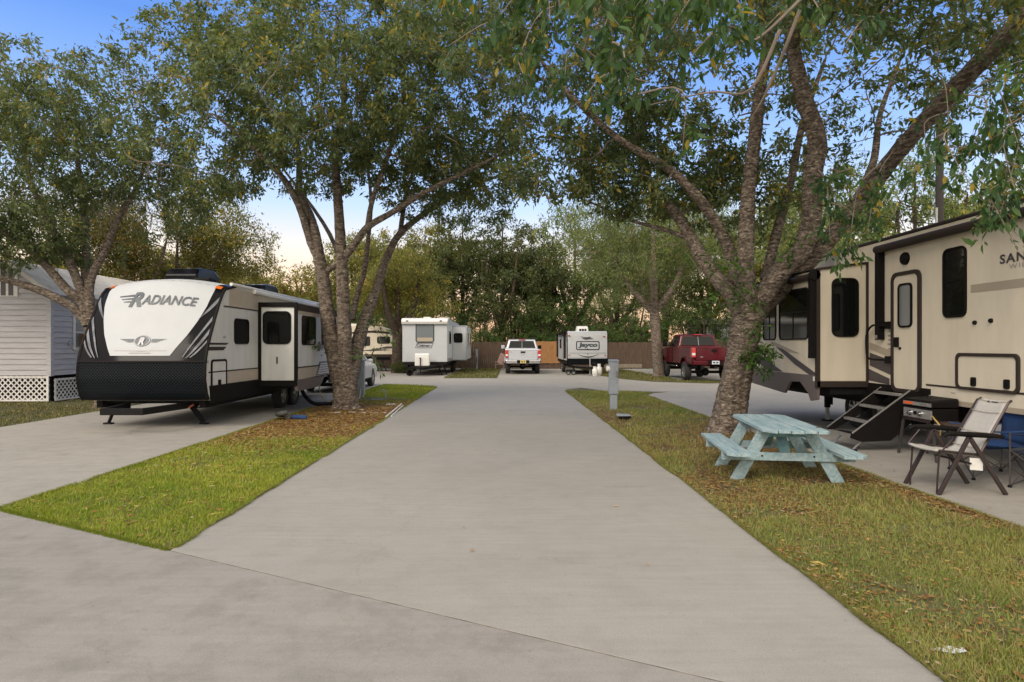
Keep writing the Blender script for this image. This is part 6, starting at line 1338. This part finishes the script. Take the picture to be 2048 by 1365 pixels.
for y in (yn, yf):
    b = MB(); b.bar((-.33, y, .0), (-.0, y, .63), .028, .045, up=(1, 0, .5)); b.build('front_leg', 'tube_brown', fc_, bevel=.006)
    b = MB(); b.bar((.40, y, .0), (.0, y, .63), .028, .045, up=(1, 0, -.5)); b.build('rear_leg', 'tube_brown', fc_, bevel=.006)
    b = MB(); b.tube([(-.31, y * .93, .475), (.14, y * .93, .43)], .014, 8); b.tube([(.14, y * .88, .43), (.25, y * .84, .61), (.47, y * .80, .99), (.51, y * .76, 1.01)], .013, 8); b.tube([(-.30, y, .47), (-.16, y * 1.02, .63)], .009, 6); b.build('side_rail', 'tube_brown', fc_)
    p, r_ = smooth_path([(-.28, y * 1.03, .635), (-.22, y * 1.04, .665), (-.0, y * 1.05, .655), (.25, y * 1.05, .64), (.36, y * 1.05, .63)], [.018, .026, .030, .028, .018], 4)
    b = MB(); bb_ = len(b.v); b.tube(p, r_, 8); o = b.build('armrest', 'black_trim', fc_, smooth=50)
b = MB(); b.bar((-.35, yn, .0), (-.35, yf, .0), .02, .02); 
b = MB(); b.tube([(-.28, yn * .8, .47), (-.30, yn * .8, .2), (-.31, yn * .8, .0)], .010, 6); b.build('stay', 'tube_brown', fc_); MB().tube([(-.28, yf * .8, .47), (-.30, yf * .8, .2), (-.31, yf * .8, .0)], .010, 6).build('stay', 'tube_brown', fc_); MB().bar((.02, yn, .34), (.02, yf, .34), .018).build('crossbar', 'tube_brown', fc_)

def camp_chair(loc, rz, label, seatm, backm, k=1.0):
    t = thing('camp_chair', label, 'chair', loc, 'quad-fold camp chairs on the right pad', local=True, rz=rz); w = .27 * k; d = .25 * k
    sag = lambda u, v: Vector(((u - .5) * 2 * w, (v - .5) * 2 * d, .42 - .08 * (1 - (2 * u - 1) ** 2) * (1 - (2 * v - 1) ** 2)))
    b = MB().grid(sag, 8, 8); s_ = b.build('seat', seatm, t, smooth=60); s_.modifiers.new('t', 'SOLIDIFY').thickness = .012
    bk_ = lambda u, v: Vector(((u - .5) * 2 * (w + .04), d + .06 * v + .10 * (1 - (2 * u - 1) ** 2) * (.5 + .5 * v), .40 + .50 * v + (.05 * abs(2 * u - 1) * v)))
    b = MB().grid(bk_, 8, 8); s_ = b.build('backrest', backm, t, smooth=60); s_.modifiers.new('t', 'SOLIDIFY').thickness = .012
    for sg in (-1, 1):
        b = MB().grid(lambda u, v: Vector((sg * (w + .01 + .05 * v), -d + 2 * d * u, .62 - .03 * math.sin(math.pi * u))), 6, 2); s_ = b.build('armrest', seatm, t, smooth=60); s_.modifiers.new('t', 'SOLIDIFY').thickness = .014
        b = MB(); b.tube([(sg * (w + .03), -d, 0), (sg * (w + .03), -d, .62)], .010, 6); b.tube([(sg * (w + .04), d, 0), (sg * (w + .05), d + .06, .92)], .010, 6); b.tube([(sg * (w + .02), -d, .03), (sg * (w + .02), d, .42)], .008, 6); b.tube([(sg * (w + .02), d, .03), (sg * (w + .02), -d, .42)], .008, 6); b.build('side_frame', 'tube_grey', t)
        for yy in (-d, d): MB().lathe((sg * (w + .03), yy, 0), (0, 0, 1), [(.022, 0), (.022, .02), (.014, .03)], 8).build('foot', 'frame', t)
    b = MB()
    for yy in (-d, d): b.tube([(-w - .02, yy, .03), (w + .02, yy, .42)], .008, 6); b.tube([(w + .02, yy, .03), (-w - .02, yy, .42)], .008, 6)
    b.build('cross_frame', 'tube_grey', t); return t
camp_chair((5.98, 7.75, .034), R(-105), 'blue canvas camp chair standing behind the beige sling chair', 'fabric_blue', 'fabric_blue', 1.15)
camp_chair((6.10, 6.85, .034), R(-75), 'dark navy camp chair cut by the right frame edge', 'fabric_navy', 'fabric_blue', 1.15)

# griddle on folding stand, front towards the lawn
gx, gy = 6.10, 8.99
gr = thing('griddle', 'black and steel tabletop griddle on a folding stand by the entry steps', 'grill', (gx, gy, .034))
MB().box(gx - .17, gx + .20, gy - .30, gy + .30, .60, .76).build('firebox', 'black_trim', gr, bevel=.008)
pn_ = MB().box(gx - .185, gx - .165, gy - .30, gy + .30, .605, .735).build('control_panel', 'steel', gr, bevel=.003)
for y in (gy + .14, gy - .08): MB().lathe((gx - .185, y, .672), (-1, 0, 0), [(.038, 0), (.038, .012), (.026, .014), (.024, .04), (.006, .042)], 18).build('knob', 'chrome', pn_, smooth=50)
MB().box(gx - .19, gx - .184, gy - .0, gy + .07, .65, .70).build('badge', 'black_trim', pn_)
MB().poly(PX(gx - .18, 1), [(gy - .31, .775), (gy - .31, .88), (gy - .29, .905), (gy + .29, .905), (gy + .31, .88), (gy + .31, .775)], 0, .38, tf=lambda v: Vector((v.x, v.y, v.z - (.035 if v.x < gx - .1 and v.z > .85 else 0)))).build('lid', 'black_trim', gr, bevel=.012)
MB().box(gx - .19, gx - .178, gy - .30, gy + .30, .785, .835).build('lid_front', 'steel', gr)
MB().box(gx - .193, gx - .188, gy + .08, gy + .28, .795, .828).build('orange_label', mat('orange_label', (.75, .12, .02), .5), gr)
MB().lathe((gx + .0, gy, .905), (0, 0, 1), [(.02, 0), (.025, .02), (.01, .03)], 12).build('lid_knob', 'chrome', gr)
st_ = MB(); st_.box(gx - .20, gx + .2, gy - .34, gy - .31, .56, .60); st_.box(gx - .20, gx + .2, gy + .31, gy + .34, .56, .60); st_.box(gx - .20, gx - .17, gy - .34, gy + .34, .56, .598); st_.box(gx + .17, gx + .2, gy - .34, gy + .34, .56, .598); so_ = st_.build('stand_top', 'tube_brown', gr)
for (x, y, dx, dy) in ((gx - .18, gy + .30, -.02, .10), (gx - .18, gy - .30, .0, -.12), (gx + .18, gy + .30, .02, .05), (gx + .18, gy - .30, .02, -.08)): MB().bar((x, y, .57), (x + dx, y + dy, .0), .022, .035).build('leg', 'tube_grey', gr)
MB().box(gx - .15, gx + .18, gy - .70, gy - .345, .565, .585).bar((gx + .0, gy - .68, .565), (gx + .05, gy - .35, .30), .02).build('side_shelf', mat('shelf_brown', (.07, .045, .035), .6, var=.3), gr)
b = MB(); p, r_ = smooth_path([(gx - .17, gy - .31, .66), (gx - .22, gy - .42, .64), (gx - .2, gy - .5, .55), (gx - .16, gy - .45, .42)], [.010] * 4, 6); b.tube(p, r_, 6); b.build('gas_hose', mat('brass_hose', (.45, .30, .08), .5), gr)

MT['stone'] = mat('pale_stone', (.36, .33, .29), .9, var=.2, vs=8, bump=.5, bs=20)
def stone(x, y, w, d, h, label, seed, rz=0, m='stone', group='edging stones round the left ash', name='edging_stone', cat='stone'):
    rg = random.Random(seed); b = MB(); n = 9; ring_ = [(w / 2 * math.cos(2 * math.pi * k / n) * rg.uniform(.85, 1.1), d / 2 * math.sin(2 * math.pi * k / n) * rg.uniform(.85, 1.1)) for k in range(n)]
    b.poly(PZ(0), ring_, -.01, h); o = b.build(name, m, bevel=min(.012, h * .3)); o.location = (x, y, 0); o.rotation_euler = (R(rg.uniform(-4, 4)), R(rg.uniform(-4, 4)), rz); tag(o, label, cat, group); return o
for i, (px, py, w, d, lab) in enumerate([(668, 829, .36, .14, 'long pale edging stone in front of the left ash trunk'), (706, 828, .22, .1, 'second edging stone, right of the long one at the ash'), (724, 829, .24, .08, 'thin slanted edging stone right of the ash trunk'), (724, 823, .15, .12, 'rounded stone just behind the thin slanted one'),
                                       (752, 830, .16, .13, 'blocky pale stone midway between ash and centre pad'), (771, 829, .12, .14, 'small stone at the lower end of the white pipes')]):
    g = G(px, py); stone(g[0], g[1], w, d, .05, lab, 40 + i, rz=-.1 - .1 * i)
g = G(1258, 852); stone(g[0], g[1], .10, .08, .035, 'small white stone beside the low black box', 77, m='lattice', group=None)
g = G(1248, 842); bx = thing('irrigation_box', 'low black box with grey lid lying in leaves on the right strip', 'box', (g[0], g[1], 0)); MB().box(g[0] - .12, g[0] + .14, g[1] - .08, g[1] + .09, 0, .11).build('box', 'black_trim', bx, bevel=.006); MB().poly(PY(g[1], 1), [(g[0] - .15, .11), (g[0] - .13, .15), (g[0] + .13, .135), (g[0] + .15, .115)], -.11, .11).build('lid', 'grey_p', bx)
for i, (a, c, r_, lab) in enumerate((((803, 812), (772, 838), .022, 'longer white pipe lying along the centre pad edge'), ((806, 815), (783, 836), .018, 'shorter white pipe closest to the pad edge'))):
    p, q = G(*a), G(*c); o = MB().tube([(p[0], p[1], r_ + .02), (q[0], q[1], r_ + .02)], r_, 10).build('plastic_pipe', 'white_p'); tag(o, lab, 'pipe', 'white pipes on the pad edge')
o = MB().box(-3.25, -3.0, 17.0, 17.12, .01, .05).build('white_block', 'white_p'); tag(o, 'small flat white block at the far end of the white pipes', 'block')
# sleeve-like coil at the strip edge
ga = G(572, 843); b = MB(); p, r_ = smooth_path([(ga[0] + .12 * math.cos(a) - .05, ga[1] + .14 * math.sin(a), .07 + .012 * k) for k, a in enumerate(np.linspace(-.6, 5.6, 12))], [.055] * 12, 3); b.tube(p, r_, 10)
hc = thing('coiled_hose', 'fat coiled teal and brown hose at the lawn edge by the left pad', 'hose', (ga[0], ga[1], 0)); b.build('coil', mat('teal_brown_hose', (.035, .085, .10), .7, var=.3, vs=4, col2=(.12, .08, .05)), hc, smooth=60)
b = MB(); p, r_ = smooth_path([(ga[0] + .08, ga[1] + .05, .08), (ga[0] + .24, ga[1] + .06, .085), (ga[0] + .42, ga[1] + .08, .07)], [.05] * 3, 5); b.tube(p, r_, 10); b.build('loose_end', 'fabric_blue', hc, smooth=60)
# garden hose heap by the pedestal
b = MB(); rg = random.Random(4); pts = []
for k in range(26):
    a = k * .78; pts.append((-4.15 + .55 * math.cos(a) * (1 + .1 * rg.random()), 18.6 + .32 * math.sin(a) + rg.uniform(-.05, .05), .04 + .03 * rg.random()))
pts += [(-3.4, 18.7, .06), (-3.1, 18.5, .05), (-2.95, 18.35, .05)]
p, r_ = smooth_path(pts, [.010] * len(pts), 4); b.tube(p, r_, 6); o = b.build('garden_hose', mat('hose_blue_grey', (.16, .20, .22), .6)); tag(o, 'loose loops of blue-grey garden hose at the foot of the post behind the ash', 'hose')
b = MB(); b.tube([(-3.62, 18.9, 0), (-3.62, 18.9, .24), (-3.70, 18.88, .32), (-3.74, 18.86, .24)], .02, 8); o = b.build('water_tap', 'grey_p'); tag(o, 'small upright water tap standing in the grass right of the ash', 'tap')
o = MB().add([(-.02, -.10, .045), (.13, -.085, .055), (.16, .02, .05), (.05, .09, .04)], [(0, 1, 2, 3)]).add([(-.02, -.10, .046), (.05, .09, .041), (-.13, .06, .03), (-.16, .05, .028)], [(0, 1, 2, 3)]).build('paper_scrap', mat('paper', (.62, .64, .68), .8)); o.scale = (.5, .5, .8); o.location = (*G(1898, 1312)[:2], 0); tag(o, 'torn white paper scrap lying in the grass near the lower right corner', 'paper')

# pole behind the fifth-wheel roof
pw = thing('utility_pole', 'dark slender utility pole rising behind the fifth-wheel roof', 'pole', (12.5, 18.0, 0))
MB().lathe((12.5, 18.0, 0), (0, 0, 1), [(.12, 0), (.11, 4), (.09, 8.6)], 10).build('shaft', mat('creosote', (.035, .03, .027), .9), pw); MB().tube([(12.36, 17.95, 0), (12.38, 17.95, 5.6)], .035, 8).build('conduit', 'steel', pw)
b = MB()
for (a, c, s_) in (((12.5, 18.0, 5.15), (6.6, 16.5, 6.4), .35), ((12.5, 18.0, 7.9), (24, 22, 8.4), .5), ((12.5, 18, 8.2), (2, 26, 8.8), .7)):
    o = MB().tube([Vector(a).lerp(Vector(c), t) - Vector((0, 0, s_ * 4 * t * (1 - t))) for t in np.linspace(0, 1, 14)], .012, 5).build('cable', 'frame', pw)
# pinkish wooden garden chair at the far fence
gc_ = thing('garden_chair', 'faded pinkish wooden lawn chair by the fence left of the silver pickup', 'chair', (-.45, 41.6, .045)); MT['pink_wood'] = mat('faded_redwood', (.26, .17, .15), .85, var=.2)
b = MB(); b.bar((-.35, 41.6, .4), (-.1, 41.9, 1.05), .5, .03, up=(0, -1, 0)); b.build('backrest', 'pink_wood', gc_); b = MB(); b.box(-.7, -.1, 41.3, 41.8, .36, .40); b.build('seat', 'pink_wood', gc_)
for x in (-.68, -.14): MB().box(x, x + .05, 41.3, 41.35, .04, .55).build('leg', 'pink_wood', gc_); MB().box(x, x + .05, 41.75, 41.8, .04, .4).build('leg', 'pink_wood', gc_); MB().box(x - .03, x + .09, 41.25, 41.85, .55, .58).build('armrest', 'pink_wood', gc_)
